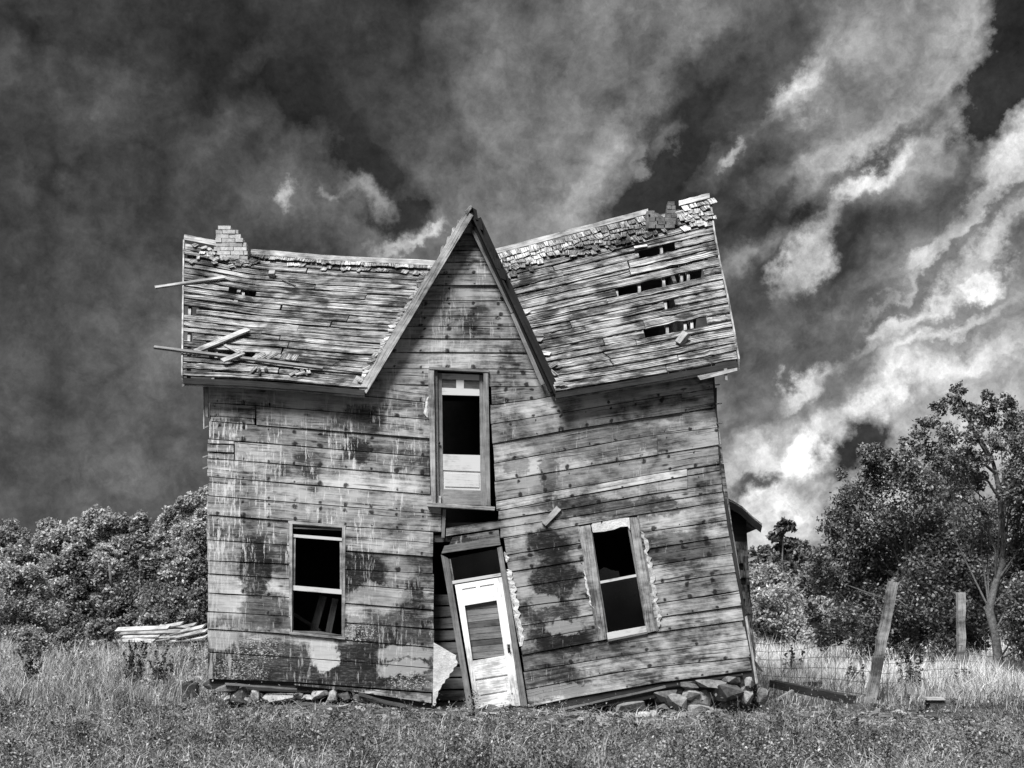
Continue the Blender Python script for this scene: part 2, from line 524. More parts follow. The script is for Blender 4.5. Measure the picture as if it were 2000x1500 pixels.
def plate(name, poly, Y, th, mat, parent, seg=2):
    """A flat piece on or near the facade: polygon TL,TR,BR,BL in picture units at distance Y, `th` deep."""
    tl, tr, br, bl = poly
    w_ = math.dist(tl, tr) + math.dist(bl, br)
    h_ = math.dist(tl, bl) + math.dist(tr, br)
    L = lambda a, b, f: (a[0] + (b[0] - a[0]) * f, a[1] + (b[1] - a[1]) * f)
    if w_ >= h_:
        top = [at(*L(tl, tr, i / seg), Y) for i in range(seg + 1)]
        bot = [at(*L(bl, br, i / seg), Y) for i in range(seg + 1)]
    else:
        top = [at(*L(bl, tl, i / seg), Y) for i in range(seg + 1)]
        bot = [at(*L(br, tr, i / seg), Y) for i in range(seg + 1)]
    o_ = board(name, top, bot, th, mat, parent)
    return o_


def poly_slab(name, pts, Y, th, mat, parent):
    """Any outline in picture units at distance Y, `th` deep."""
    n = len(pts)
    V = [at(x, y, Y) for x, y in pts] + [at(x, y, Y) + Vector((0, th, 0)) for x, y in pts]
    Fc = [tuple(range(n)), tuple(range(2 * n - 1, n - 1, -1))] + [(i, i + n, (i + 1) % n + n, (i + 1) % n) for i in range(n)]
    G = [(q.x, q.z) for q in V]
    return mesh_obj(name, V, Fc, mat, parent, G)


def PL(*pts):
    xs = [q[0] for q in pts]; ys = [q[1] for q in pts]

    def f(x):
        if x <= xs[0]:
            i = 0
        elif x >= xs[-1]:
            i = len(xs) - 2
        else:
            i = max(j for j in range(len(xs) - 1) if xs[j] <= x)
        return ys[i] + (ys[i + 1] - ys[i]) * (x - xs[i]) / (xs[i + 1] - xs[i])
    return f


def tri_mesh(name, V, T, mat, parent, tone=None, loc=(0, 0, 0)):
    me = bpy.data.meshes.new(name)
    V = np.asarray(V, np.float32) - np.asarray(loc, np.float32)
    T = np.asarray(T, np.int32)
    me.vertices.add(len(V)); me.vertices.foreach_set('co', V.ravel())
    k_ = T.shape[1]
    me.loops.add(T.size); me.loops.foreach_set('vertex_index', T.ravel())
    me.polygons.add(len(T))
    me.polygons.foreach_set('loop_start', np.arange(0, T.size, k_, dtype=np.int32))
    me.polygons.foreach_set('loop_total', np.full(len(T), k_, np.int32))
    if tone is not None:
        at_ = me.attributes.new('tone', 'FLOAT', 'POINT')
        at_.data.foreach_set('value', np.asarray(tone, np.float32))
    me.materials.append(M[mat] if isinstance(mat, str) else mat)
    me.update(calc_edges=True)
    return link(bpy.data.objects.new(name, me), parent, loc)


def hull(name, c, size, mat, parent=None, n=14, boxy=.6, rot=0.0, flat=True):
    """An angular stone: convex hull of jittered points in a rounded box."""
    bm = bmesh.new()
    for i in range(n):
        v = Vector((random.gauss(0, 1), random.gauss(0, 1), random.gauss(0, 1))).normalized()
        mxx = max(abs(v.x), abs(v.y), abs(v.z))
        v = v.lerp(v / mxx, boxy) * random.uniform(.82, 1.05)
        v = Vector((v.x * size[0] / 2, v.y * size[1] / 2, v.z * size[2] / 2))
        bm.verts.new(v)
    r_ = bmesh.ops.convex_hull(bm, input=bm.verts)
    bmesh.ops.delete(bm, geom=[g for g in set(r_['geom_interior']) | set(r_['geom_unused']) if isinstance(g, bmesh.types.BMVert)], context='VERTS')
    if min(size) < .07: bmesh.ops.bevel(bm, geom=bm.edges[:], offset=min(size) * .05, segments=1, affect='EDGES', profile=.5)
    bmesh.ops.rotate(bm, verts=bm.verts, cent=(0, 0, 0), matrix=Matrix.Rotation(rot, 3, 'Y'))
    me = bpy.data.meshes.new(name)
    bm.to_mesh(me); bm.free()
    me.materials.append(M[mat])
    return link(bpy.data.objects.new(name, me), parent, c)


def ground_z(x, y):
    x = np.asarray(x, float); y = np.asarray(y, float)
    z = .05 * np.sin(x * .9 + 1.3) * np.sin(y * .7) + .03 * np.sin(x * 2.3 + y * 1.7)
    z = z + .30 * np.exp(-((x + 3.0) / 2.2) ** 2 - ((y - 21.0) / 2.2) ** 2)
    z = z + .10 * np.exp(-((x - 3.2) / 1.6) ** 2 - ((y - 20.6) / 1.6) ** 2)
    z = z + .5 * np.clip((y - 35) / 60, 0, 1) + np.clip((y - 100) / 800, 0, 1) * 12
    return z


# ------------------------------------------------------------------ ground
ys = np.concatenate([np.arange(-6, 11, 1.0), np.arange(11, 30, .2), np.arange(30, 60, 1.0), np.geomspace(60, 1600, 30)])
xs = np.concatenate([-np.geomspace(1500, 15, 26), np.arange(-14.6, 14.7, .25), np.geomspace(15, 1500, 26)])
XX, YY = np.meshgrid(xs, ys)
ZZ = ground_z(XX, YY) + np.where((YY > 11) & (YY < 30), rng.normal(0, .024, XX.shape), 0)
nx, ny = len(xs), len(ys)
idx = np.arange(nx * ny).reshape(ny, nx)
quads = np.stack([idx[:-1, :-1], idx[:-1, 1:], idx[1:, 1:], idx[1:, :-1]], -1).reshape(-1, 4)
g = tri_mesh('ground', np.stack([XX, YY, ZZ], -1).reshape(-1, 3), quads, 'ground', None)
g.data.polygons.foreach_set('use_smooth', [True] * len(g.data.polygons))
tag(g, 'rough meadow ground under the grass', kind='structure')

# ------------------------------------------------------------------ the house
house = empty('abandoned_house', (-.4, D + 3, 0))
tag(house, 'derelict leaning two storey wooden house with sagging gabled roof', 'house')

X0, X1 = at(405, 0).x, at(1470, 0).x
YB = D + 6.2                                  # rear wall
front = mesh_obj('front_wall', *(lambda: None)() or ([], []), M['dark']) if False else None


def frame_mesh():
    V, Fc = [], []

    def box(a, b_):
        o_ = len(V)
        for z in (a[2], b_[2]):
            V.extend([(a[0], a[1], z), (b_[0], a[1], z), (b_[0], b_[1], z), (a[0], b_[1], z)])
        Fc.extend([tuple(o_ + i for i in q) for q in ((0, 3, 2, 1), (4, 5, 6, 7), (0, 1, 5, 4), (1, 2, 6, 5), (2, 3, 7, 6), (3, 0, 4, 7))])
    for px in (415, 470, 520, 553, 688, 740, 800, 835, 1045, 1100, 1300, 1350, 1395):
        x = at(px, 0).x
        box((x, D + .03, .62 if px < 900 else .75), (x + .045, D + .12, 5.0))
    return V, Fc


fv, ff = frame_mesh()
front = mesh_obj('front_wall', fv, ff, 'dark', house, [(q[2], q[0]) for q in fv])

# -- siding, row by row; lines are the joints read off the wall
AL = [
    PL((405, 715), (690, 735), (838, 753)),
    PL((405, 752), (600, 765), (754, 777), (838, 786)),
    PL((406, 786), (500, 792), (838, 819)),
    PL((410, 822), (500, 830), (838, 856)),
    PL((409, 857), (838, 892)),
    PL((409, 895), (840, 929)),
    PL((409, 931), (841, 966)),
    PL((409, 968), (860, 1004)),
    PL((406, 1005), (567, 1017), (677, 1028), (860, 1039)),
    PL((406, 1054), (565, 1065), (673, 1075), (845, 1088)),
    PL((406, 1095), (562, 1101), (675, 1112), (844, 1120)),
    PL((406, 1120), (562, 1130), (675, 1141), (844, 1154)),
    PL((408, 1158), (562, 1166), (675, 1178), (845, 1191)),
    PL((407, 1194), (562, 1203), (675, 1216), (845, 1228)),
    PL((406, 1228), (565, 1238), (675, 1250), (843, 1264)),
    PL((407, 1274), (610, 1286), (843, 1305)),
    PL((405, 1326), (560, 1331), (843, 1352)),
]
RL = [
    PL((960, 755), (1060, 755), (1085, 752), (1395, 700)),
    PL((960, 790), (1062, 778), (1110, 765), (1395, 722)),
    PL((960, 828), (1000, 822), (1133, 800), (1395, 758)),
    PL((971, 865), (1108, 840), (1230, 821), (1395, 796)),
    PL((963, 905), (1111, 878), (1184, 865), (1265, 851), (1398, 835)),
    PL((967, 940), (1090, 920), (1284, 888), (1402, 869)),
    PL((969, 978), (1081, 959), (1284, 924), (1403, 906)),
    PL((971, 998), (1090, 975), (1284, 940), (1405, 918)),
    PL((960, 1017), (1090, 997), (1284, 962), (1408, 945)),
    PL((960, 1034), (1130, 1008), (1300, 978), (1412, 960)),
    PL((976, 1051), (1127, 1027), (1246, 1005), (1416, 979)),
    PL((988, 1084), (1131, 1061), (1265, 1038), (1424, 1015)),
    PL((995, 1117), (1137, 1094), (1268, 1071), (1428, 1047)),
    PL((1005, 1148), (1142, 1127), (1271, 1105), (1432, 1080)),
    PL((1008, 1186), (1145, 1168), (1279, 1141), (1440, 1117)),
    PL((1016, 1223), (1150, 1202), (1286, 1178), (1448, 1153)),
    PL((1019, 1252), (1156, 1228), (1284, 1206), (1452, 1182)),
    PL((1022, 1279), (1162, 1253), (1282, 1235), (1456, 1211)),
    PL((1027, 1311), (1240, 1276), (1464, 1248)),
    PL((1030, 1346), (1240, 1306), (1466, 1284)),
    PL((1034, 1381), (1094, 1367), (1290, 1333), (1470, 1309)),
]
GAB = [455, 489, 512, 535, 557, 587, 617, 637, 661, 688, 720, 752]
rakeL = lambda y: 918 - (y - 425) * 212 / 340
rakeR = lambda y: 918 + (y - 425) * 147 / 332


def siding(topf, botf, xl, xr, parent=front, mat='siding', Y=D, wob=.004, name='board', lean=0.0, n=5):
    """One board of the front wall: between two joints, its ends on the curves xl(y), xr(y)."""
    dY = random.uniform(-.010, .010); dY2 = dY + random.uniform(-.012, .012)
    cv = lambda q: q if callable(q) else (lambda y, q=q: q)
    xl, xr = cv(xl), cv(xr)
    jl, jr = random.uniform(-1.6, 1.6), random.uniform(-1.6, 1.6)
    tlx = xl(topf(xl(900))); tlx = xl(topf(tlx)) + jl
    trx = xr(topf(xr(900))); trx = xr(topf(trx)) + jr
    blx = xl(botf(xl(900))); blx = xl(botf(blx)) + jl
    brx = xr(botf(xr(900))); brx = xr(botf(brx)) + jr
    top, bot, s = [], [], []
    for i in range(n + 1):
        f = i / n
        xt, xb = tlx + (trx - tlx) * f, blx + (brx - blx) * f
        yy = Y + dY + (dY2 - dY) * f; cup = random.uniform(0, .008)
        a = at(xt, topf(xt), yy + .004); b_ = at(xb, botf(xb), yy - cup)
        a.z -= .007 + random.uniform(0, wob) + (.008 if random.random() < .12 else 0); b_.z += .003 + random.uniform(0, wob * .8)
        if (i in (0, n)):
            a.x += random.uniform(-.004, .004); b_.x += random.uniform(-.004, .004)
        top.append(a); bot.append(b_)
        s.append((xt * .5 + xb * .5 - lean * (topf(xt) - 1000)) * D / F)
    return board(name, top, bot, .024, mat, parent, s0=s)


# left half
wl, wr = PL((1010, 0), (1250, 0)), None
for i in range(len(AL) - 1):
    t_, b_ = AL[i], AL[i + 1]
    ym = (t_(600) + b_(600)) / 2
    L0 = 405.5
    R0 = 840 if i < 6 else (862 if i < 8 else 846)
    if i == 0:
        siding(t_, b_, lambda y: rakeL(y) - 12, R0); continue
    if i == 2:
        siding(t_, b_, 500, R0)
        siding(t_, PL((405, 812), (500, 817)), 411, 497, Y=D + .015); siding(PL((411, 812), (500, 817)), b_, 412, 497)
        continue
    if i == 4:
        siding(t_, PL((409, 866), (458, 868)), L0, 457); siding(PL((409, 867), (458, 869)), PL((409, 882), (458, 884)), L0, 457); siding(t_, b_, 459, R0); siding(PL((409, 883), (458, 885)), b_, L0, 457)
        continue
    if 8 <= i <= 13:  # rows beside the lower window
        siding(t_, b_, L0, 566); siding(t_, b_, 673, R0)
    else:
        siding(t_, b_, L0 + (0 if i % 3 else 1.5), R0)
siding(PL((560, 1333), (843, 1354)), PL((560, 1337), (700, 1352), (843, 1374)), 575, 843)

# gable
for i in range(len(GAB) - 1):
    a_, b_ = GAB[i], GAB[i + 1]
    sl = .006 * (a_ - 600) / 60
    t_, bb = PL((760, a_ - sl * 60), (1000, a_ + sl * 60)), PL((760, b_ - sl * 60), (1000, b_ + sl * 60))
    lx, rx = (lambda y: rakeL(y) - 11), (lambda y: rakeR(y) + 11)
    if a_ == 720:
        siding(t_, PL((700, 748), (838, 752)), lx, 838); siding(t_, PL((955, 755), (1060, 755)), 955, rx)
    else:
        siding(t_, bb, lx, rx)
tri = [(912, 428), (924, 428), (931, 455), (899, 455)]
plate('board', tri, D, .024, 'siding', front)

# right half
edgeR = PL((690, 1388), (728, 1391), (975, 1412), (1309, 1469), (1400, 1485))
casR = PL((700, 957), (860, 961), (905, 965), (1000, 971))
jambR = lambda y: 984 + (y - 1068) * 48 / 313 + 2
winL = lambda y: 1131 + (y - 1030) * 37 / 222
winR = lambda y: 1246 + (y - 1010) * 37 / 225
JOINTS = {2: [1332], 4: [1284], 6: [1341], 7: [1342], 9: []}
for i in range(len(RL) - 1):
    t_, b_ = RL[i], RL[i + 1]
    if i < 7:
        l_ = casR
    elif i < 8:
        l_ = 972
    elif i < 9:
        l_ = 872
    elif i < 10:
        l_ = 978
    else:
        l_ = jambR
    cuts = [l_] + [xj for xj in JOINTS.get(i, [])] + [edgeR]
    if i == 0:
        l_ = 957
    if 10 <= i <= 16:
        siding(t_, b_, l_, winL, lean=.15); siding(t_, b_, winR, edgeR, lean=.15)
    else:
        for q in range(len(cuts) - 1):
            siding(t_, b_, cuts[q], cuts[q + 1], lean=.15)
# header boards over the lower door
plate('board', [(884, 1049), (974, 1035), (976, 1052), (876, 1068)], D + .012, .024, 'siding', front)
plate('board', [(868, 1066), (975, 1049), (978, 1064), (862, 1081)], D - .012, .03, 'frame', front)
plate('board', [(846, 1010), (866, 1006), (864, 1040), (846, 1041)], D + .03, .02, 'inner', front)
plate('board', [(846, 1046), (884, 1042), (880, 1058), (846, 1059)], D + .05, .02, 'inner', front)
plate('batten', [(865, 995), (871, 995), (868, 1050), (862, 1050)], D - .02, .03, 'frame', front)

# boards seen in the gap left of the door, deeper in
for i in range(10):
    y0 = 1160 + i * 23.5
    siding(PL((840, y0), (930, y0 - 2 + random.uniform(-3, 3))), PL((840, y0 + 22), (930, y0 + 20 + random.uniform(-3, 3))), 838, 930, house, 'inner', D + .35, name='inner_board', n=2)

# sill timbers under the siding
bar('sill_beam', at(410, 1333, D + .1), at(640, 1341, D + .1), .2, .09, 'dark', house, up=(0, 1, 0))
bar('sill_beam', at(640, 1341, D + .1), at(846, 1385, D + .1), .16, .09, 'dark', house, up=(0, 1, 0))
bar('sill_beam', at(1060, 1386, D + .05), at(1475, 1318, D + .05), .2, .07, 'dark', house, up=(0, 1, 0))
bar('sill_strip', at(1040, 1398, D - .02), at(1300, 1341, D - .02), .03, .03, 'frame', house, up=(0, 1, 0), ragged=.008, seg=5)
bar('sill_strip', at(1300, 1341, D - .02), at(1450, 1318, D - .02), .025, .03, 'dark', house, up=(0, 1, 0), ragged=.008, seg=5)
bar('sill_strip', at(440, 1336, D - .03), at(580, 1346, D - .03), .03, .04, 'frame', house, up=(0, 1, 0), ragged=.008, seg=5)
bar('sill_strip', at(700, 1356, D - .05), at(838, 1392, D - .05), .05, .04, 'inner', house, up=(0, 1, 0), ragged=.012, seg=5)
bar('sill_strip', at(830, 1395, D - .1), at(1045, 1400, D - .1), .06, .06, 'dark', house, up=(0, 1, 0), ragged=.012, seg=5)

# -- the shell: side walls, rear wall, floors
RZ = 7.85


def side_wall(x_a, x_b, lab):
    zb = .55
    prof = [(D + .03, zb), (D + .03, 5.05), (D + 2.6, 7.6), (YB, 4.6), (YB, zb)]
    V = [(x_a + (x_b - x_a) * (5.1 - z) / 4.5, y, z) for y, z in prof] + [(x_a + .06 + (x_b - x_a) * (5.1 - z) / 4.5, y, z) for y, z in prof]
    n = 5
    Fc = [tuple(range(n)), tuple(range(2 * n - 1, n - 1, -1))] + [(i, i + n, (i + 1) % n + n, (i + 1) % n) for i in range(n)]
    return mesh_obj('side_wall', V, Fc, 'siding', house, [(q[1], q[2]) for q in V], [(q[1], q[2] * 3 % 1) for q in V])


side_wall(X0 + .03, X0 + .03, '')
side_wall(at(1385, 0).x, at(1462, 0).x, '')
box_f = [(0, 1, 2, 3), (7, 6, 5, 4), (0, 4, 5, 1), (1, 5, 6, 2), (2, 6, 7, 3), (3, 7, 4, 0)]


def slab(name, a, b_, mat, parent):
    V = [(a[0], a[1], a[2]), (a[0], b_[1], a[2]), (b_[0], b_[1], a[2]), (b_[0], a[1], a[2]), (a[0], a[1], b_[2]), (a[0], b_[1], b_[2]), (b_[0], b_[1], b_[2]), (b_[0], a[1], b_[2])]
    return mesh_obj(name, V, box_f, mat, parent, [(q[0] + q[1], q[2]) for q in V], [(q[0], q[2] * 3 % 1) for q in V])


slab('rear_wall', (X0 + .03, YB, .5), (X1 - .1, YB + .06, 4.7), 'siding', house)
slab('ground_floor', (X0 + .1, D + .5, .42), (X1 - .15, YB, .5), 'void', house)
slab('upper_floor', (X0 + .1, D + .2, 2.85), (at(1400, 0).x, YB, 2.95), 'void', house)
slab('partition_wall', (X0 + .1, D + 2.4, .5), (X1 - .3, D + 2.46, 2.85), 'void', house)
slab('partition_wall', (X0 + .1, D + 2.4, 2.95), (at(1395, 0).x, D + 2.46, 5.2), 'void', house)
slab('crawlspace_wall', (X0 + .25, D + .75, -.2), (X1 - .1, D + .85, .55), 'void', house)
# things dimly seen through the lower left window
for p0, p1, wd in (((575, 1200), (625, 1232), .05), ((632, 1165), (610, 1240), .12), ((655, 1170), (640, 1245), .10)):
    bar('fallen_stud', at(*p0, D + 1.0), at(*p1, D + .8), wd, .05, 'inner', house, up=(0, 1, 0))

# -- roof
EV, RD = D - .28, D + 2.6
eL = PL((340, 734), (358, 735), (520, 741), (700, 758), (860, 767)); rL = PL((340, 470), (361, 470), (418, 481), (490, 498), (640, 510), (850, 521), (900, 522))
eR = PL((960, 783), (1085, 764), (1250, 737), (1440, 703), (1460, 700)); rR = PL((940, 506), (965, 499), (1265, 420), (1385, 389), (1400, 386))
xlL, xrL = PL((0, 358), (1, 361)), PL((0, 714), (.12, 730), (.2, 775), (1, 915))
xlR, xrR = PL((0, 1087), (.12, 1074), (.2, 1035), (1, 915)), PL((0, 1441), (.35, 1422), (.7, 1397), (1, 1385))
LEFT, RIGHT = (eL, rL, xlL, xrL), (eR, rR, xlR, xrR)
NUP = Vector((0, -.70, .71))


def RP(S, t, s, lift=0.0, x=None):
    e, r_, xl, xr = S
    x = xl(t) + (xr(t) - xl(t)) * s if x is None else x
    return at(x, e(x) + (r_(x) - e(x)) * t, EV + (RD - EV) * t) + NUP * lift


def st(S, x, y):
    e, r_, xl, xr = S
    t = (e(x) - y) / (e(x) - r_(x))
    return t, (x - xl(t)) / (xr(t) - xl(t))


_rp = [RP(LEFT, 1, q) for q in np.linspace(0, 1, 7)] + [at(918, 520, RD)] + [RP(RIGHT, 1, q) for q in np.linspace(0, 1, 7)]
_top = [q + Vector((0, .03, -.03)) for q in _rp]
_bot = [Vector((q.x, YB + .3, 4.55)) for q in _rp]
_n = len(_rp)
roof = board('roof', _top[::-1], _bot[::-1], .06, 'dark', house, nrm=(0, .72, .69))


def roof_side(S, rows, tmax, holes, fray, joint_seed):
    rn = random.Random(joint_seed)
    ed = [0]
    for i in range(rows):
        ed.append(ed[-1] + rn.uniform(.8, 1.2))
    ed = [q / ed[-1] * tmax for q in ed]
    for i in range(rows):
        t0, t1 = ed[i], ed[i + 1]
        cuts = [0, 1]
        gaps = []
        for (xa, xb, y) in holes:
            ta, sa = st(S, xa, y); tb, sb = st(S, xb, y)
            tm = (ta + tb) / 2
            if t0 <= tm < t1:
                gaps.append((sa, min(sb, 1.0)))
        segs, cur = [], 0.0
        for ga, gb in sorted(gaps):
            if ga > cur + .02:
                segs.append((cur, ga))
            cur = gb
        if cur < .98:
            segs.append((cur, 1.0))
        out = []
        for (a_, b_) in segs:
            if b_ - a_ > .5 and rn.random() < .75:
                m_ = a_ + (b_ - a_) * rn.uniform(.3, .7)
                out += [(a_, m_ - .002), (m_ + .002, b_)]
            else:
                out.append((a_, b_))
        for (a_, b_) in out:
            n = 11
            top, bot = [], []
            dl, dr = rn.uniform(-.03, .01) if a_ == 0 else rn.uniform(-.01, .01), rn.uniform(-.01, .03) if b_ == 1 else rn.uniform(-.01, .01)
            lf0, lf1 = rn.uniform(0, .018), rn.uniform(0, .018)
            warp = rn.uniform(0, .05) if rn.random() < .25 else 0
            for j in range(n + 1):
                f = j / n
                s = a_ + (b_ - a_) * f
                fr = fray(s)
                jag = rn.uniform(0, .16) * (t1 - t0) * (1 if rn.random() < .6 else 2.2)
                tt = t1 - (t1 - t0) * (.03 + fr * rn.uniform(0, .30)) - jag * .5
                tb = t0 + (t1 - t0) * (.02 + fr * rn.uniform(0, .22)) + jag * .4
                lift = lf0 + (lf1 - lf0) * f + warp * (2 * f - 1) ** 2 * fr
                top.append(RP(S, tt, s, lift) + Vector((dl if j == 0 else (dr if j == n else 0), 0, 0)))
                bot.append(RP(S, tb, s, lift) + Vector((dl * .7 if j == 0 else (dr * .7 if j == n else 0), 0, 0)))
            board('roof_board', top, bot, .024, 'roof', roof, nrm=NUP)


roof_side(LEFT, 20, .985, [(446, 502, 570), (392, 500, 690), (361, 384, 600), (361, 378, 652)], lambda s: .55 if s < .25 else .08, 5)
roof_side(RIGHT, 20, .985, [(1195, 1380, 551), (1255, 1384, 645), (1244, 1318, 484), (1296, 1318, 596)], lambda s: .30 if s > .6 else .06, 9)
# rafters under the sheathing
for S, xs_ in ((LEFT, (366, 420, 470, 520, 575, 630, 685)), (RIGHT, (1105, 1160, 1218, 1262, 1310, 1345, 1358, 1395))):
    for x in xs_:
        e, r_, xl, xr = S
        x2 = x + (-22 if S is RIGHT else 6)
        top, bot = [], []
        for j in range(4):
            f = j / 3
            q = RP(S, .02 + f * .95, 0, -.05, x=x + (x2 - x) * f)
            top.append(q + Vector((-.022, 0, 0))); bot.append(q + Vector((.022, 0, 0)))
        board('rafter', top, bot, .12, 'trim', roof, nrm=NUP)
# eave boards, fascia
for S, pts, nm in ((LEFT, (358, 470, 590, 712), 'a'), (RIGHT, (1085, 1200, 1330, 1441), 'b')):
    e = S[0]
    top = [at(x, e(x) + 3, EV - .015) for x in pts]
    bot = [at(x, e(x) + 14, EV - .015) for x in pts]
    board('fascia', top, bot, .03, 'dark', roof)
    top = [at(x, e(x) + 14.5, EV + .02) for x in pts]
    bot = [at(x, e(x) + 17.5, EV + .02) for x in pts]
    board('fascia_trim', top, bot, .05, 'trim', roof)
    V = []
    for x in pts:
        q = at(x, e(x) + 12, EV)
        V += [q, Vector((q.x, D + .02, q.z + .05))]
    top = [V[i] for i in range(1, 8, 2)]; bot = [V[i] for i in range(0, 8, 2)]
    board('soffit', top, bot, .02, 'shade_black', roof, nrm=(0, 0, -1))  # eave shade painted into the soffit colour
plate('fascia', [(1362, 734), (1440, 718), (1440, 724), (1368, 742)], EV - .05, .04, 'plank', roof)
plate('fascia', [(1414, 720), (1420, 719), (1421, 743), (1417, 742)], EV - .03, .03, 'trim', roof)
# verge boards added as the bright halo line along the two outer edges
for S, s, mat in ((LEFT, 0.0, 'trim'), (RIGHT, 1.0, 'trim')):
    sg = -1 if s == 0 else 1
    top, bot = [], []
    for j in range(6):
        q = RP(S, j / 5, s, .02) + Vector((sg * .03, 0, 0))
        top.append(q + Vector((0, .0, .0))); bot.append(q + Vector((0, .05, -.16)))
    board('halo_verge_board', top, bot, .025, mat, roof, nrm=(sg, 0, 0))
# ridge caps
for S, a_, b_ in ((LEFT, 0, .115), (LEFT, .235, .90), (RIGHT, 0.11, .745), (RIGHT, .873, 1.0)):
    top, bot = [], []
    for j in range(9):
        s = a_ + (b_ - a_) * j / 8
        q = RP(S, 1.0, s, .03)
        top.append(q + Vector((0, -.02, .075 + random.uniform(-.006, .006)))); bot.append(q + Vector((0, -.05, -.02)))
    board('ridge_board', top, bot, .04, 'plank', roof)


def shingle(S, x, y, wd, hg, tilt=0.0, lift=.03):
    t, s = st(S, x, y)
    c = RP(S, t, 0, lift, x=x)
    ux_ = (RP(S, t, 0, lift, x=x + 4) - c).normalized()
    uy_ = NUP.cross(ux_).normalized()
    ux2 = ux_ * math.cos(tilt) + uy_ * math.sin(tilt)
    uy2 = NUP.cross(ux2)
    j = lambda: random.uniform(-.012, .012)
    top = [c - ux2 * wd / 2 + uy2 * (hg / 2 + j()), c + ux2 * wd / 2 + uy2 * (hg / 2 + j())]
    bot = [c - ux2 * (wd / 2 + j()) - uy2 * (hg / 2 + j() * 2) + NUP * .010, c + ux2 * (wd / 2 + j()) - uy2 * (hg / 2 + j() * 2) + NUP * .010]
    # grain runs down the shingle
    board('shingle', [bot[0], top[0]], [bot[1], top[1]], .007, 'shingle', roof, nrm=NUP)


# right: courses below the ridge, ragged towards the bottom
for row in range(5):
    x = 968 + row * 4
    while x < 1386:
        wd = random.uniform(6, 17)
        low = {0: 1, 1: 1, 2: .93, 3: .62, 4: .42}[row]
        if 1100 < x < 1260: low += .22
        if x > 1325: low += .35
        if 1262 < x < 1325: low = 0 if row < 2 else .25
        if x < 1050: low += .10
        if row >= 3 and 1060 < x < 1100: low = .1
        if random.random() < low:
            y = rR(x) + 9 + row * 9 + random.uniform(-1.5, 1.5) * (1 + row * .5)
            shingle(RIGHT, x + wd / 2, y, wd * .0085 * 1.0, random.uniform(.13, .22), random.gauss(0, .03 + .05 * row), .024 + .005 * (5 - row) + random.uniform(0, .012))
        x += wd + random.uniform(0, 1)
# left: one thin course and ragged remains near chimney and valley
x = 492
while x < 850:
    wd = random.uniform(8, 14)
    shingle(LEFT, x + wd / 2, rL(x) + 7 + random.uniform(-1, 1), wd * .0086, .12, random.gauss(0, .05), .05)
    if x > 560 and random.random() < .55:
        shingle(LEFT, x + wd / 2, rL(x) + 16 + random.uniform(-2, 3), wd * .0086, .12, random.gauss(0, .4), .03)
    x += wd
for i in range(46):
    x = random.uniform(366, 500)
    y = rL(x) + 8 + abs(random.gauss(0, 13)) + (max(0, x - 430) * .05)
    shingle(LEFT, x, y, random.uniform(.06, .11), random.uniform(.09, .14), random.gauss(0, .5), .03 + random.uniform(0, .02))
for f in np.linspace(0.02, .95, 26):
    x, y = 712 + (846 - 712) * f + random.uniform(-9, 0), 752 - (752 - 535) * f
    shingle(LEFT, x - 4, y, random.uniform(.06, .10), random.uniform(.10, .2), -.9 + random.gauss(0, .5), .05)
for i in range(9):
    f = random.random()
    shingle(RIGHT, 1094 - 90 * f + random.uniform(-4, 8), 758 - 180 * f, random.uniform(.06, .1), random.uniform(.12, .2), .9 + random.gauss(0, .5), .05)
for x, y, tl in ((496, 733, -.3), (507, 735, .2), (519, 731, .25), (575, 738, -.6), (586, 740, -.9), (593, 737, .5), (603, 736, .35)):
    shingle(LEFT, x, y - 6, .05, .17, tl, .04)

# cross gable: rakes, slopes
PK = (918, 404)


def rake(p0, p1, wd, Y, th, mat, name, parent=roof, seg=5, jag=0.0):
    dxx, dyy = p1[0] - p0[0], p1[1] - p0[1]
    L_ = math.hypot(dxx, dyy)
    nx_, ny_ = -dyy / L_, dxx / L_
    top, bot = [], []
    for i in range(seg + 1):
        f = i / seg
        j = random.uniform(-jag, jag)
        a_ = (p0[0] + dxx * f + nx_ * (wd / 2 + j), p0[1] + dyy * f + ny_ * (wd / 2 + j))
        b_ = (p0[0] + dxx * f - nx_ * wd / 2, p0[1] + dyy * f - ny_ * wd / 2)
        top.append(at(*a_, Y)); bot.append(at(*b_, Y))
    return board(name, top, bot, th, mat, parent)


RY = D - .25
rake((917, 416), (708, 764), 17, RY, .03, 'plank', 'rake_board')
rake((703, 752), (690, 744), 26, RY + .05, .03, 'plank', 'rake_board', seg=2)
rake((924, 450), (1001, 610), 7, RY + .14, .03, 'frame', 'rake_board')
rake((1001, 612), (1060, 751), 8, RY + .12, .03, 'frame', 'rake_board')


def slope(name, p0, p1, side):
    """A cross gable roof slope: from the rake line back into the main roof."""
    a0, a1 = at(*p0, RY + .02), at(*p1, RY + .02)
    b0 = a0 + Vector((0, 2.9, 0)); b1 = a1 + Vector((0, .45, 0))
    nn = (a1 - a0).cross(Vector((0, 1, 0))).normalized() * (1 if side > 0 else -1)
    if nn.z < 0: nn = -nn
    return board(name, [a0, b0], [a1, b1], .03, 'shade_black' if side > 0 else 'roof', roof, nrm=nn)  # right slope coloured black for its shaded underside


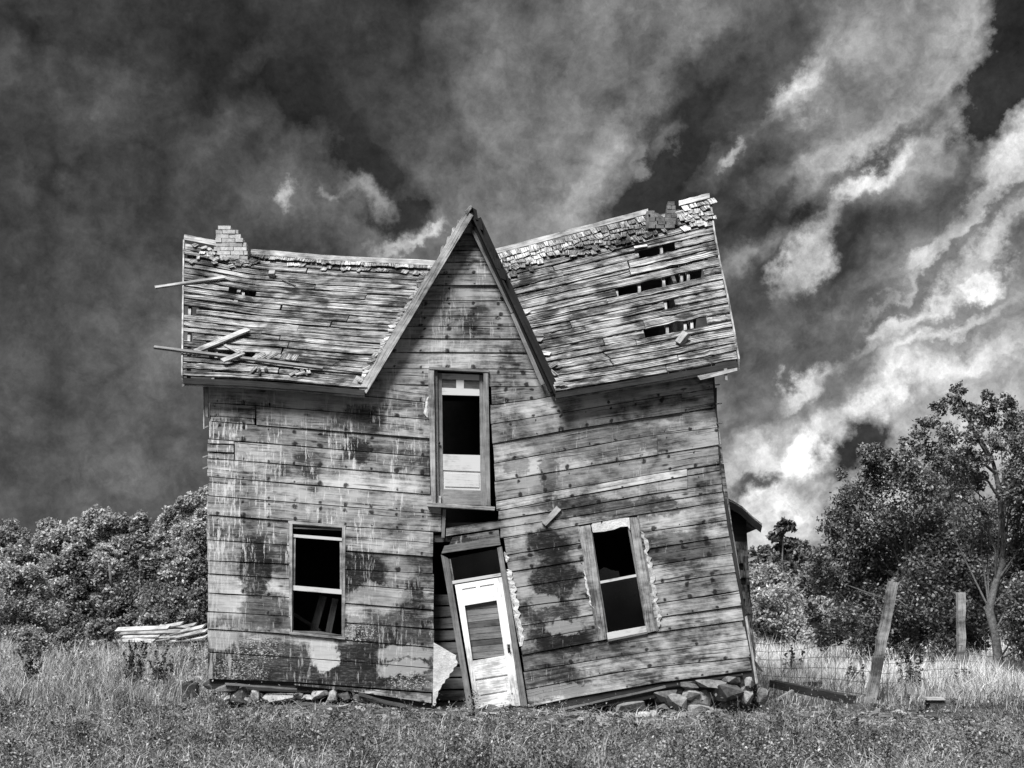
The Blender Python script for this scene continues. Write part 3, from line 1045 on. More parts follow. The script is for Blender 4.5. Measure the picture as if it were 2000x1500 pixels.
slope('gable_slope', (916, 404), (700, 756), -1)
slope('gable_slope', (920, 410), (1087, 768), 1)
rake((930, 428), (1083, 762), 20, RY + .10, .10, 'shade_black', 'rake_shade_strip', seg=7, jag=2.0)  # added black strip painted as the shade under the right overhang
for f in np.linspace(0, .33, 7):
    x, y = 922 + 165 * f, 408 + 355 * f
    plate('shingle', [(x - 2, y - 4), (x + 9, y + 2), (x + 12, y + 22), (x + 2, y + 18)], RY + random.uniform(.0, .12), .12, 'shade_black', roof)  # jagged edge pieces coloured black as shade
plate('ridge_board', [(908, 412), (919, 400), (923, 404), (912, 420)], RY - .01, .5, 'plank', roof)
for f in np.linspace(.02, .6, 12):
    x, y = 912 - 205 * f, 404 + 345 * f
    if random.random() < .8:
        plate('shingle', [(x - 3, y - 2), (x + 4, y - 6), (x + 2, y + 20), (x - 6, y + 18)], RY + .05 + random.uniform(0, .05), .1, 'shingle', roof)

# -- chimneys
ch = mesh_obj('chimney', *(lambda a, b_: ([(a[0], a[1], a[2]), (a[0], b_[1], a[2]), (b_[0], b_[1], a[2]), (b_[0], a[1], a[2]), (a[0], a[1], b_[2]), (a[0], b_[1], b_[2]), (b_[0], b_[1], b_[2]), (b_[0], a[1], b_[2])], box_f))(
    (at(426, 0, 22).x, 21.90, at(0, 530, 22).z), (at(470, 0, 22).x, 22.34, at(0, 472, 22).z)), 'mortar', house)
ch['label'] = 'broken brick chimney with stepped top'
rows = [(425, 452), (421, 466), (421, 470), (420, 475), (421, 481), (417, 484), (424, 484), (429, 484), (424, 484), (424, 484)]
y = 440.5
for ri, (xa, xb) in enumerate(rows):
    hgt = 8.2
    x = xa - (13 if ri % 2 else 0)
    while x < xb - 3:
        x2 = min(x + 26, xb)
        x1 = max(x, xa)
        if x2 - x1 > 3:
            for Yb in (21.86, 22.18):
                j = random.uniform(-.012, .012)
                P0, P1 = at(x1 + .6, y + hgt - .5, Yb), at(x2 - .6, y + .5, Yb)
                a_, b_ = (P0.x, Yb + j, P0.z), (P1.x, Yb + .22 + j, P1.z)
                V = [(a_[0], a_[1], a_[2]), (a_[0], b_[1], a_[2]), (b_[0], b_[1], a_[2]), (b_[0], a_[1], a_[2]), (a_[0], a_[1], b_[2]), (a_[0], b_[1], b_[2]), (b_[0], b_[1], b_[2]), (b_[0], a_[1], b_[2])]
                V = [(p_[0] + random.uniform(-.004, .004), p_[1], p_[2] + random.uniform(-.003, .003)) for p_ in V]
                mesh_obj('brick', V, box_f, 'brick', ch)
        x += 26
    y += hgt
ch2 = poly_slab('chimney', [(1263, 412), (1285, 416), (1296, 424), (1322, 418), (1324, 438), (1300, 446), (1262, 446)], 21.75, .45, 'brick_dark', house)
ch2['label'] = 'chimney stump broken down to a corner column'
for ri, (yy, cells) in enumerate([(393, [(1304, 1318)]), (401, [(1303, 1312), (1312, 1320)]), (409, [(1302, 1320)]), (417, [(1300, 1311), (1311, 1321)]), (425, [(1298, 1321)]), (411, [(1266, 1279)]), (417, [(1270, 1287)]), (424, [(1268, 1280), (1281, 1298)]), (431, [(1266, 1284), (1285, 1300), (1301, 1320)]), (438, [(1266, 1280), (1281, 1297), (1298, 1318)])]):
    for xa, xb in cells:
        P0, P1 = at(xa + .5, yy + 7.4, 21.7), at(xb - .5, yy + .2, 21.7)
        a_, b_ = (P0.x, 21.7 + random.uniform(-.01, .01), P0.z), (P1.x, 21.95, P1.z)
        V = [(a_[0], a_[1], a_[2]), (a_[0], b_[1], a_[2]), (b_[0], b_[1], a_[2]), (b_[0], a_[1], a_[2]), (a_[0], a_[1], b_[2]), (a_[0], b_[1], b_[2]), (b_[0], b_[1], b_[2]), (b_[0], a_[1], b_[2])]
        mesh_obj('brick', V, box_f, 'brick_dark', ch2)

# -- windows
win = mesh_obj('window', *(lambda: ([at(567, 1020, D + .02), at(674, 1028, D + .02), at(672, 1246, D + .02), at(566, 1237, D + .02),
                                     at(572, 1026, D + .02), at(668, 1033, D + .02), at(667, 1240, D + .02), at(571, 1231, D + .02)] +
                                    [at(567, 1020, D + .14), at(674, 1028, D + .14), at(672, 1246, D + .14), at(566, 1237, D + .14),
                                     at(572, 1026, D + .14), at(668, 1033, D + .14), at(667, 1240, D + .14), at(571, 1231, D + .14)],
                                    [(0, 1, 5, 4), (1, 2, 6, 5), (2, 3, 7, 6), (3, 0, 4, 7), (4, 5, 13, 12), (5, 6, 14, 13), (6, 7, 15, 14), (7, 4, 12, 15),
                                     (0, 8, 9, 1), (1, 9, 10, 2), (2, 10, 11, 3), (3, 11, 8, 0), (8, 12, 13, 9), (9, 13, 14, 10), (10, 14, 15, 11), (11, 15, 12, 8)]))(), 'frame', house, [(i * .1, i * .07) for i in range(16)])
win['label'] = 'narrow sash window with empty panes and slipped upper sash'
plate('casing', [(565, 1022), (571, 1022), (570, 1238), (564, 1237)], D - .012, .04, 'trim', win)
plate('casing', [(668.5, 1028), (674.5, 1028), (673, 1247), (667.5, 1246)], D - .012, .04, 'trim', win)
plate('casing', [(563, 1017), (675, 1026), (675, 1031), (563, 1022.5)], D - .010, .04, 'trim', win)
plate('slat', [(572, 1029), (668, 1034), (668, 1036), (572, 1032)], D + .03, .03, 'frame', win)
plate('sash_rail', [(572, 1043), (669, 1050.5), (669, 1056.5), (572, 1049)], D + .02, .04, 'paint_worn', win)
plate('sash_stile', [(570.5, 1049), (577, 1049.5), (576, 1144), (570.5, 1144)], D + .035, .04, 'trim', win)
plate('sash_stile', [(663.5, 1056), (668.5, 1056), (668.5, 1151), (664, 1151)], D + .035, .04, 'trim', win)
plate('meeting_rail', [(570, 1143), (669, 1151.5), (669, 1161), (570, 1152.5)], D + .02, .04, 'paint_worn', win)
plate('sash_stile', [(569.8, 1153), (572.5, 1153), (572, 1233), (569.5, 1233)], D + .04, .04, 'trim', win)
plate('sill', [(565, 1234), (674, 1244), (674, 1249), (565, 1238.5)], D - .03, .12, 'trim', win)
plate('sash_rail', [(570, 1232), (625, 1233), (669, 1241), (570, 1235)], D + .01, .04, 'frame', win)

win2 = empty('window', at(1205, 1130), house)
win2['label'] = 'tilted sash window with ragged plaster edges and broken upper pane'
plate('casing', [(1129, 1029), (1153, 1025), (1185, 1248), (1167, 1252)], D - .02, .045, 'trim', win2, 4)
plate('casing', [(1229, 1011), (1245, 1010), (1282, 1232), (1264, 1236)], D - .02, .045, 'trim', win2, 4)
plate('casing', [(1244, 1012), (1248, 1012), (1287, 1230), (1282, 1234)], D - .005, .03, 'frame', win2, 4)
plate('sash_rail', [(1185, 1236), (1263, 1222), (1264, 1234), (1187, 1249)], D - .004, .04, 'paint_worn', win2)
plate('sill', [(1187, 1249.5), (1264, 1235), (1265, 1237.5), (1188, 1253)], D - .025, .05, 'frame', win2)
plate('meeting_rail', [(1171, 1135), (1244, 1121), (1245, 1126), (1172, 1140)], D + .04, .04, 'paint_worn', win2)
plate('sash_stile', [(1153, 1040), (1157, 1040), (1188, 1240), (1184, 1240)], D + .03, .05, 'frame', win2)
plate('sash_stile', [(1226, 1030), (1230, 1030), (1265, 1225), (1261, 1225)], D + .03, .05, 'frame', win2)
sh = poly_slab('broken_pane', [(1170, 1114), (1180, 1108), (1188, 1110), (1193, 1114), (1208, 1115), (1212, 1128), (1173, 1135)], D + .06, .004, 'glass', win2)
poly_slab('pane', [(1173, 1140), (1246, 1126), (1263, 1222), (1187, 1236)], D + .06, .004, 'glass', win2)


def plaster_run(parent, pts, r, name='plaster_edge', Y=D - .015, n=None):
    """Ragged squeezed-out plaster along a line, one continuous crumbly strip."""
    L_ = sum(math.dist(pts[i], pts[i + 1]) for i in range(len(pts) - 1))
    n = n or int(L_ / 6)
    f_ = PL(*[(i, q[0]) for i, q in enumerate(pts)]); g_ = PL(*[(i, q[1]) for i, q in enumerate(pts)])
    V, Fc = [], []
    for i in range(n + 1):
        u = i / n * (len(pts) - 1)
        x, y = f_(u), g_(u)
        wv = r * (random.uniform(.35, 1.25) if 0 < i < n else .2)
        dxx, dyy = f_(min(u + .01, len(pts) - 1)) - f_(max(u - .01, 0)), g_(min(u + .01, len(pts) - 1)) - g_(max(u - .01, 0))
        l_ = math.hypot(dxx, dyy) or 1
        nx_, ny_ = -dyy / l_, dxx / l_
        a_, b_ = (x + nx_ * r * .35, y + ny_ * r * .35), (x - nx_ * wv, y - ny_ * wv)
        m_ = ((a_[0] + b_[0]) / 2, (a_[1] + b_[1]) / 2)
        V += [at(*a_, D + .01), at(*m_, Y - random.uniform(-.004, .012)), at(*b_, Y + .004 - random.uniform(0, .012)), at(*b_, D + .01)]
    for i in range(n):
        p_, q_ = 4 * i, 4 * i + 4
        for a_, b_ in ((0, 1), (1, 2), (2, 3)):
            Fc.append((p_ + a_, p_ + b_, q_ + b_, q_ + a_))
    Fc += [(0, 3, 2, 1), (4 * n, 4 * n + 1, 4 * n + 2, 4 * n + 3)]
    return mesh_obj(name, V, Fc, 'plaster', parent)


plaster_run(win2, [(1252, 1038), (1270, 1130), (1286, 1225)], 9)
plaster_run(win2, [(1172, 1228), (1155, 1170), (1141, 1110)], 6)
poly_slab('plaster_edge', [(1155, 1026), (1160, 1018), (1172, 1014), (1175, 1024), (1179, 1015), (1200, 1012), (1229, 1011), (1231, 1036), (1226, 1028), (1212, 1029), (1200, 1034), (1180, 1038), (1158, 1040)], D + .004, .05, 'plaster', win2)

# -- doors
QC = [(884, 1143), (980, 1127), (1017, 1378), (920, 1394)]


def Q(a_, b_):
    tl, tr, br, bl = QC
    return tuple((tl[i] * (1 - a_) + tr[i] * a_) * (1 - b_) + (bl[i] * (1 - a_) + br[i] * a_) * b_ for i in (0, 1))


def qp(a0, b0, a1, b1):
    return [Q(a0, b0), Q(a1, b0), Q(a1, b1), Q(a0, b1)]


door = empty('door', at(950, 1260), house)
door['label'] = 'white front door hanging askew in its tilted frame'
plate('jamb', [(861, 1083), (875, 1090), (926, 1394), (915, 1396)], D - .05, .12, 'frame', door, 4)
plate('jamb', [(875, 1091), (880, 1092), (930, 1392), (924, 1394)], D - .03, .10, 'trim', door, 4)
plate('jamb', [(971, 1070), (980, 1067), (1030, 1378), (1018, 1379)], D - .05, .12, 'frame', door, 4)
plate('transom_bar', [(881, 1135), (978, 1119), (978.5, 1125), (882, 1141)], D - .04, .08, 'paint_worn', door)
poly_slab('transom_pane', [(876, 1091), (971, 1072), (978, 1119), (881, 1135)], D + .04, .004, 'glass', door)
LY = D - .03
plate('stile', qp(0, 0, .18, 1), LY, .04, 'paint', door, 4)
plate('stile', qp(.83, 0, 1, 1), LY - .002, .04, 'paint', door, 4)
plate('rail', qp(.18, 0, .83, .04), LY, .04, 'paint', door)
plate('rail', qp(.18, .105, .83, .17), LY + .001, .04, 'paint', door)
plate('rail', qp(.46, .04, .54, .105), LY + .001, .04, 'paint', door)
plate('door_panel', qp(.18, .04, .46, .105), LY + .012, .02, 'paint', door)
plate('door_panel', qp(.54, .04, .83, .105), LY + .012, .02, 'paint', door)
plate('rail', qp(.18, .60, .83, .745), LY, .04, 'paint', door)
plate('rail', qp(.18, .89, .83, 1), LY, .04, 'paint', door)
plate('door_panel', qp(.18, .745, .83, .89), LY + .016, .02, 'paint', door)
plate('raised_panel', qp(.235, .768, .775, .868), LY + .004, .02, 'paint', door)
nb = 9
for i in range(nb):
    b0, b1 = .17 + .43 * i / nb, .17 + .43 * (i + .94) / nb
    k_ = random.uniform(-.008, .008)
    plate('plank', [Q(.15, b0 - .012), Q(.86, b0 + .006), Q(.86, b1 + .006), Q(.15, b1 - .012)], LY + .05 + random.uniform(0, .012), .02, 'inner' if i % 3 == 0 else 'frame', door)
kx, ky = Q(.93, .555)
plate('lock_plate', [(kx - 3, ky - 9), (kx + 2, ky - 9), (kx + 3, ky + 7), (kx - 2, ky + 7)], LY - .008, .01, 'metal', door)
hull('door_knob', at(kx, ky - 2, LY - .05), (.055, .06, .055), 'metal', door, 20, 0)
plaster_run(door, [(985, 1078), (990, 1098)], 6)
plaster_run(door, [(990, 1112), (1000, 1165), (1018, 1262)], 10)
poly_slab('plaster_sheet', [(847, 1255), (860, 1262), (878, 1273), (891, 1280), (890, 1287), (894, 1293), (892, 1300), (886, 1304), (885, 1311), (878, 1316), (877, 1323), (870, 1327), (868, 1334), (864, 1336), (860, 1346), (856, 1350), (855, 1360), (851, 1366), (852, 1374), (849, 1379), (845, 1377)], D - .03, .014, 'plaster', house)['label'] = 'torn white triangular sheet of plaster wedged beside the door'
plate('threshold', [(915, 1396), (1030, 1379), (1031, 1386), (915, 1402)], D - .08, .12, 'dark', door)

door2 = empty('door', at(905, 860), house)
door2['label'] = 'half glazed door left hanging high in the upper wall'
plate('jamb', [(836, 721), (847.5, 722), (851, 983), (842, 982)], D - .05, .10, 'trim', door2, 3)
plate('jamb', [(944, 727), (953.5, 727), (958, 988), (949, 987)], D - .05, .10, 'frame', door2, 3)
plate('jamb', [(848, 722), (854, 724), (857, 984), (851, 984)], D + .01, .12, 'frame', door2, 3)
plate('header', [(838, 716), (955, 722), (955, 727), (838, 721)], D - .06, .1, 'frame', door2)
plate('sill', [(833, 981.5), (967, 989.5), (966, 996.5), (834, 988.5)], D - .14, .16, 'plank', door2)
DY = D + .05
plate('stile', [(854, 728), (863, 729), (866, 985), (857, 984)], DY, .04, 'frame', door2, 3)
plate('stile', [(936, 732), (945, 733), (950, 988), (939, 987)], DY, .04, 'frame', door2, 3)
plate('rail', [(863, 729), (936, 732), (936, 743), (863, 740)], DY + .001, .04, 'paint_worn', door2)
plate('rail', [(863, 757), (936, 760), (937, 773), (863, 771)], DY + .001, .04, 'paint_worn', door2)
plate('rail', [(891, 741), (906, 742), (906, 759), (891, 758)], DY + .001, .04, 'paint_worn', door2)
plate('door_panel', [(863, 740), (891, 741), (891, 758), (863, 757)], DY + .015, .02, 'inner', door2)
plate('door_panel', [(906, 742), (936, 743), (936, 760), (906, 759)], DY + .015, .02, 'inner', door2)
plate('rail', [(864.5, 887), (938, 889), (938, 921), (865, 918)], DY + .001, .04, 'paint_worn', door2)
plate('door_panel', [(865, 918), (938, 921), (939, 958), (865.5, 955)], DY + .014, .02, 'paint_worn', door2)
plate('raised_panel', [(869, 924), (935, 926), (936, 952), (869, 950)], DY + .003, .02, 'paint_worn', door2)
plate('rail', [(865.5, 955), (939, 958), (940, 987), (866, 985)], DY + .001, .04, 'frame', door2)
hull('door_knob', at(858, 865, DY - .04), (.05, .06, .05), 'metal', door2, 20, 0)
plaster_run(door2, [(835, 815), (836, 790), (837, 775)], 7)

# -- corner boards, battens, splinters
plate('corner_board', [(399, 748), (406, 748), (406, 815), (401, 812)], D - .02, .06, 'trim', house)
plate('corner_board', [(396.5, 748), (399, 748), (399, 838), (397, 838)], D + .0, .04, 'plank', house)
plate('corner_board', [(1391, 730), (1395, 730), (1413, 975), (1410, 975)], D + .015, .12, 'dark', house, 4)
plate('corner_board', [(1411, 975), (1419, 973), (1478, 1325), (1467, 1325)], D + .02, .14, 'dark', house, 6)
plate('corner_board', [(1420, 985), (1423, 985), (1447, 1130), (1444, 1130)], D + .1, .04, 'trim', house, 4)
plate('corner_board', [(1455, 1205), (1459, 1203), (1481, 1335), (1476, 1335)], D + .0, .04, 'plank', house, 4)
plate('batten', [(1087, 988), (1096, 996), (1066, 1027), (1058, 1020)], D - .04, .03, 'plank', front)
for x, y, ln in ((1400, 752, 6), (1401, 789, 9), (1402, 827, 11), (1414, 905, 7), (1404, 870, 5)):
    bar('splinter', at(x - 3, y, D), at(x + ln, y - 1, D), .02, .012, 'trim', house, up=(0, 1, 0), seg=1)
for x, y, ln in ((404, 832, 4), (403, 890, 7), (402, 912, 6), (403, 947, 5)):
    bar('splinter', at(x + 3, y, D), at(x - ln, y + 3, D), .02, .012, 'trim', house, up=(0, 1, 0), seg=1)
plate('corner_board', [(1397, 865), (1402, 862), (1408, 885), (1406, 893)], D + .0, .03, 'dark', house)
poly_slab('splinter', [(1468, 1290), (1472, 1286), (1492, 1313), (1484, 1310)], D + .1, .03, 'dark', house)

# -- lean-to at the rear right
LTY = D + 3.2
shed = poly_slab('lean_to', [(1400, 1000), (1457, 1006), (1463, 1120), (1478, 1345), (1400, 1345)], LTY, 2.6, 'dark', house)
shed['label'] = 'low lean-to addition with sagging roof at the rear corner'
lt = at(1400, 958, LTY - .3); 
pts = [(1405, 966), (1432, 978), (1450, 989), (1470, 1008), (1489, 1023)]
top = [at(x, y, LTY - .35) for x, y in pts]
bot = [at(x, y + 4, LTY - .35) + Vector((0, 3.2, 0)) for x, y in pts]
board('lean_to_roof', [p_ for p_ in bot], [p_ for p_ in top], .07, 'roof', shed, nrm=(.45, 0, .9))
board('lean_to_fascia', [at(x, y + 4, LTY - .36) for x, y in pts], [at(x - 3, y + 17, LTY - .36) for x, y in pts], .03, 'dark', shed)
for r_ in range(20):
    y = 1058 + r_ * 14
    xr_ = 1457 + max(0, (y - 1030)) * .067
    x = 1430 + max(0, (y - 1000)) * .12 - 6
    while x < xr_:
        wd = random.uniform(7, 12)
        x2 = min(x + wd, xr_ + random.uniform(-1, 3))
        if x2 - x > 2 and random.random() < .85:
            plate('shingle', [(x + .4, y), (x2, y + random.uniform(-1, 1)), (x2 + 1, y + 14 + random.uniform(-1, 2)), (x + 1, y + 14 + random.uniform(-1, 2))], LTY - .03 - random.uniform(0, .02), .02, 'shingle', shed, 1)
        x += wd

# -- foundation
found = slab('foundation', (X0 + .2, D + .5, -.3), (X1 - .05, D + .7, .45), 'stone_dark', house)


def stone_at(x0, y0, x1, y1, Y, mat='stone', parent=found, boxy=.6, rot=0, depth=None):
    c = at((x0 + x1) / 2, (y0 + y1) / 2, Y)
    sx, sz = (x1 - x0) * Y / F, (y1 - y0) * Y / F
    return hull('stone', c, (sx * 1.12, (depth or max(sx, .18)) * 1.0, sz * 1.15), mat, parent, 22, min(1, boxy + .25), rot)


for q in [(400, 1328, 440, 1345, 'stone_dark'), (424, 1334, 466, 1352, 'stone'), (455, 1342, 488, 1372, 'stone_dark'), (459, 1343, 482, 1360, 'stone'), (465, 1350, 492, 1372, 'stone_pale'), (489, 1349, 506, 1368, 'stone_pale'), (505, 1352, 520, 1370, 'stone'),
          (519, 1350, 574, 1371, 'stone_pale'), (573, 1352, 592, 1366, 'stone'), (590, 1355, 610, 1366, 'stone'), (596, 1357, 609, 1366, 'stone_pale'), (610, 1349, 622, 1366, 'stone'), (610, 1348, 643, 1370, 'stone_pale'), (640, 1347, 659, 1368, 'stone_pale'), (438, 1356, 452, 1372, 'stone_pale'), (660, 1350, 685, 1370, 'stone_dark'), (690, 1356, 720, 1378, 'stone_dark')]:
    stone_at(*q[:4], D + random.uniform(-.02, .15), q[4])
for q in [(1272, 1347, 1320, 1370, 'stone'), (1302, 1357, 1340, 1384, 'stone'), (1334, 1342, 1364, 1366, 'stone_pale'), (1356, 1346, 1388, 1376, 'stone_pale'), (1338, 1362, 1360, 1384, 'stone'), (1340, 1376, 1402, 1392, 'stone_pale'), (1312, 1385, 1354, 1396, 'stone'), (1378, 1334, 1452, 1366, 'stone_dark'), (1360, 1328, 1414, 1342, 'stone'), (1410, 1322, 1446, 1336, 'stone'), (1442, 1323, 1462, 1350, 'stone_pale'), (1454, 1322, 1475, 1342, 'stone_pale'), (1446, 1350, 1471, 1373, 'stone_pale'), (1330, 1332, 1362, 1348, 'stone_dark'), (1402, 1366, 1446, 1380, 'stone_dark'), (1370, 1380, 1396, 1392, 'stone'), (1205, 1372, 1258, 1396, 'stone'), (1226, 1370, 1262, 1392, 'stone_dark'), (1340, 1362, 1378, 1382, 'stone')]:
    stone_at(*q[:4], D + random.uniform(-.05, .15), q[4], rot=random.uniform(-.15, .15))
bar('prop_post', at(1205, 1358, D + .4), at(1210, 1392, D + .4), .07, .07, 'inner', house, up=(0, 1, 0), seg=1)
bar('prop_post', at(1265, 1345, D + .45), at(1269, 1372, D + .45), .06, .06, 'inner', house, up=(0, 1, 0), seg=1)


# ------------------------------------------------------------------ loose things on the roof
def rbar(name, S, p0, p1, wd, th, mat, lift0, lift1, ragged=.004):
    def q_(p, l_):
        t, s = st(S, *p)
        return RP(S, t, 0, l_, x=p[0])
    return bar(name, q_(p0, lift0), q_(p1, lift1), wd, th, mat, None, up=NUP, ragged=ragged, seg=4)


tag(rbar('loose_plank', LEFT, (304, 567), (440, 549), .07, .03, 'plank', .05, .07), 'split plank jutting past the roof edge below the brick chimney', 'plank')
tag(rbar('loose_plank', LEFT, (303, 687), (632, 729), .055, .035, 'frame', .08, .09), 'long thin batten lying along the lower left roof, its end past the edge', 'plank')
tag(rbar('loose_plank', LEFT, (383, 692), (486, 652), .11, .03, 'plank', .05, .08), 'short wide plank lying diagonally up the lower left roof', 'plank')
tag(rbar('loose_plank', LEFT, (436, 716), (478, 702), .10, .025, 'plank', .10, .12), 'pale board end lying across the long batten on the roof', 'plank')
tag(rbar('loose_plank', LEFT, (441, 685), (470, 704), .05, .02, 'plank', .10, .13), 'small slat leaning down onto the pale board end', 'plank')
tag(rbar('loose_plank', LEFT, (552, 551), (578, 562), .02, .02, 'frame', .04, .04), 'thin stick lying on the middle of the left roof', 'stick')
for x, y, wd in ((508, 706, .1), (519, 704, .1), (531, 705, .11), (556, 707, .09), (566, 708, .09), (577, 709, .09)):
    t, s = st(LEFT, x, y)
    c = RP(LEFT, t, 0, .10, x=x)
    tl = -.5 if x < 540 else -.15
    o_ = bar('loose_shingle', c + Vector((-.07 * math.sin(-tl) * 2, 0, 0)) - Vector((0, .045, .05)), c + Vector((.07 * math.sin(-tl) * 2, 0, 0)) + Vector((0, .045, .05)), wd, .012, 'shingle', None, up=NUP)
    nth = {508: 'leftmost', 519: 'second', 531: 'third', 556: 'fourth', 566: 'fifth', 577: 'rightmost'}[x]
    tag(o_, nth + ' from the left of six fallen shingles on the long roof batten' if nth not in ('leftmost', 'rightmost') else nth + ' of six fallen shingles lying on the long roof batten', 'shingle', 'fallen shingles on the long batten')


def box_on(name, S, x, y, size, mat, rot, lift):
    t, s = st(S, x, y)
    c = RP(S, t, 0, lift, x=x)
    d = Vector((math.cos(rot), 0, math.sin(rot)))
    return bar(name, c - d * size[0] / 2, c + d * size[0] / 2, size[1], size[2], mat, None, up=NUP, seg=1)


tag(box_on('wood_block', LEFT, 532, 541, (.10, .12, .07), 'plank', 0, .06), 'small square block on the left roof under the ridge', 'block')
tag(box_on('wood_block', RIGHT, 1332, 669, (.20, .11, .10), 'plank', .9, .07), 'short cut block of wood lying tilted on the right roof', 'block')
tag(box_on('wood_scrap', RIGHT, 1251, 487, (.22, .06, .02), 'plaster', .15, .05), 'bright white slat at the edge of the upper hole in the right roof', 'slat')

# ------------------------------------------------------------------ loose stones and timber on the ground
o_ = stone_at(1268, 1385, 1288, 1407, D - .45, 'stone_pale', None, .1); tag(o_, 'rounded pale stone fallen in front of the gap under the house', 'stone')
o_ = stone_at(1246, 1390, 1270, 1408, D - .45, 'stone_pale', None, .5); tag(o_, 'angular pale stone beside the rounded one before the gap', 'stone')
o_ = stone_at(1478, 1345, 1500, 1375, D - .1, 'stone', None, .5); tag(o_, 'broken stone fallen outside the right corner of the house', 'stone')
for x, y, lab in ((1060, 1402, 'flat pale rubble piece right of the front door step'), (1090, 1402, 'small rubble lump furthest right in the line past the door'), (850, 1402, 'pale rubble lump at the foot of the torn plaster sheet')):
    o_ = stone_at(x, y - 4, x + 20, y + 5, D - .6, 'stone_pale', None, .5); tag(o_, lab, 'stone')

beam = bar('charred_beam', at(1508, 1346, 23.0) + Vector((0, 0, .10)), at(1662, 1384, 20.3) + Vector((0, 0, .14)), .15, .13, 'dark', None, ragged=.025, seg=8)
tag(beam, 'long dark charred beam lying aslant in the grass beside the leaning post', 'beam')
o_ = bar('charred_beam', at(1545, 1350, 23.5) + Vector((0, 0, .08)), at(1602, 1350, 23.2) + Vector((0, 0, .10)), .2, .15, 'dark', None, ragged=.025, seg=5)
tag(o_, 'short dark timber lying behind the long charred beam', 'beam')
o_ = bar('pale_stick', at(1515, 1371, 21.6) + Vector((0, 0, .03)), at(1548, 1363, 21.8) + Vector((0, 0, .12)), .05, .04, 'plank', None, ragged=.01)
tag(o_, 'pale curved stick near the upper end of the charred beam', 'stick')

blk = slab('concrete_block', (at(1813, 0, 19.9).x, 19.8, -.02), (at(1844, 0, 19.9).x, 20.05, .21), 'stone_dark', None)
tag(blk, 'dark block sitting in the grass between and before the posts', 'block')
plate('board_scrap', [(1811, 1363), (1844, 1363), (1846, 1367.5), (1811, 1367.5)], 19.76, .3, 'plank', None)
tag(bpy.data.objects['board_scrap'], 'pale board scrap on top of the dark block', 'board')

can = slab('fuel_can', (at(357, 0, 22.4).x, 22.3, .05), (at(388, 0, 22.4).x, 22.5, .32), 'metal', None)
bm = bmesh.new(); bm.from_mesh(can.data)
bmesh.ops.recalc_face_normals(bm, faces=bm.faces)
bmesh.ops.bevel(bm, geom=bm.edges[:], offset=.035, segments=3, affect='EDGES', profile=.5)
bm.to_mesh(can.data); bm.free()
cz = wloc(can)
hull('cap', cz + Vector((.02, 0, .155)), (.07, .07, .06), 'metal', can, 20, 0)
bar('handle', cz + Vector((-.08, 0, .15)), cz + Vector((.0, 0, .15)), .03, .02, 'metal', can)
tag(can, 'small dark rounded can with a cap, at the left corner of the house', 'can')
zc = float(ground_z(cz.x, cz.y))
can.location.z += zc - .02

# pile of bleached boards beyond the left corner
pile = [((228, 1230), (330, 1226)), ((236, 1237), (352, 1233)), ((300, 1228), (356, 1218)), ((318, 1234), (382, 1220)), ((335, 1238), (398, 1224)), ((345, 1245), (404, 1232)), ((296, 1247), (372, 1240)), ((240, 1244), (312, 1242)), ((360, 1250), (404, 1243)), ((282, 1252), (330, 1250)), ((310, 1224), (392, 1232)), ((375, 1229), (400, 1221)), ((230, 1250), (300, 1253)), ((330, 1255), (400, 1252))]
for i, (p0, p1) in enumerate(pile):
    Y = 38 + (i % 4) * .4
    o_ = bar('pile_board', at(*p0, Y + .3), at(*p1, Y - .2), .22, .05, 'plank', None, up=(0, -.5, .86), ragged=.01)
    tag(o_, 'bleached board in the loose lumber pile behind the tall grass', 'board', 'boards of the loose lumber pile')
for i in range(9):     # what lies underneath and carries the pile
    a_ = at(240 + i * 19, 1262, 38.7)
    o_ = bar('pile_board', (a_.x - .6, 38.2 + i % 3 * .5, .25 + .12 * (i % 4)), (a_.x + .9, 38.4 + i % 2 * .6, .3 + .12 * (i % 4)), .2, .06, 'plank', None)
    tag(o_, 'bleached board in the loose lumber pile behind the tall grass', 'board', 'boards of the loose lumber pile')

# scraps of wood in the grass
rs = random.Random(4)
sc_pts = [(590, 1364), (668, 1378), (700, 1391), (745, 1384), (770, 1395), (640, 1388), (880, 1402), (960, 1404), (1250, 1415), (1332, 1428), (1500, 1395), (1580, 1395), (1640, 1418), (1700, 1420), (1755, 1420), (1600, 1385), (1120, 1408), (520, 1375), (160, 1392), (430, 1368)]
SCRAP = dict(zip(sc_pts, ['pale scrap of wood before the long flat foundation stone', 'pale scrap right of the last pale foundation stone on the left', 'pale stick in the bare soil left of the torn plaster sheet', 'pale splinter near the foot of the torn plaster sheet',
    'pale sliver just before the torn plaster sheet', 'pale scrap in the grass edge below the left sash window', 'wood sliver lying left of the white front door foot', 'wood sliver lying just before the white front door', 'white chip in front of the rounded pale stone', 'white chip in the bare path before the right window',
    'pale flat scrap outside the right corner of the house', 'pale flat scrap below the charred beam', 'thin pale scrap in the grass below the leaning post', 'pale chip in the grass right of the leaning post foot', 'pale chip in the grass left of the dark block', 'small scrap under the middle of the charred beam',
    'pale chip before the right door jamb', 'pale scrap before the left sash window and stones', 'long pale board lying in the grass left of the house', 'pale stick beside the left corner stones']))
for x, y in sc_pts:
    Y = CH * F / (y - HY)
    c = at(x, y, Y)
    c.z = float(ground_z(c.x, c.y)) + .035
    a_ = rs.uniform(-.5, .5)
    d_ = Vector((math.cos(a_), math.sin(a_), rs.uniform(-.05, .1))) * rs.uniform(.10, .30) * (3 if x == 160 else 1)
    o_ = bar('wood_scrap', c - d_, c + d_, rs.uniform(.03, .07), .02, 'plank', None, ragged=.008)
    tag(o_, SCRAP[(x, y)], 'wood scrap', 'wood scraps in the grass')

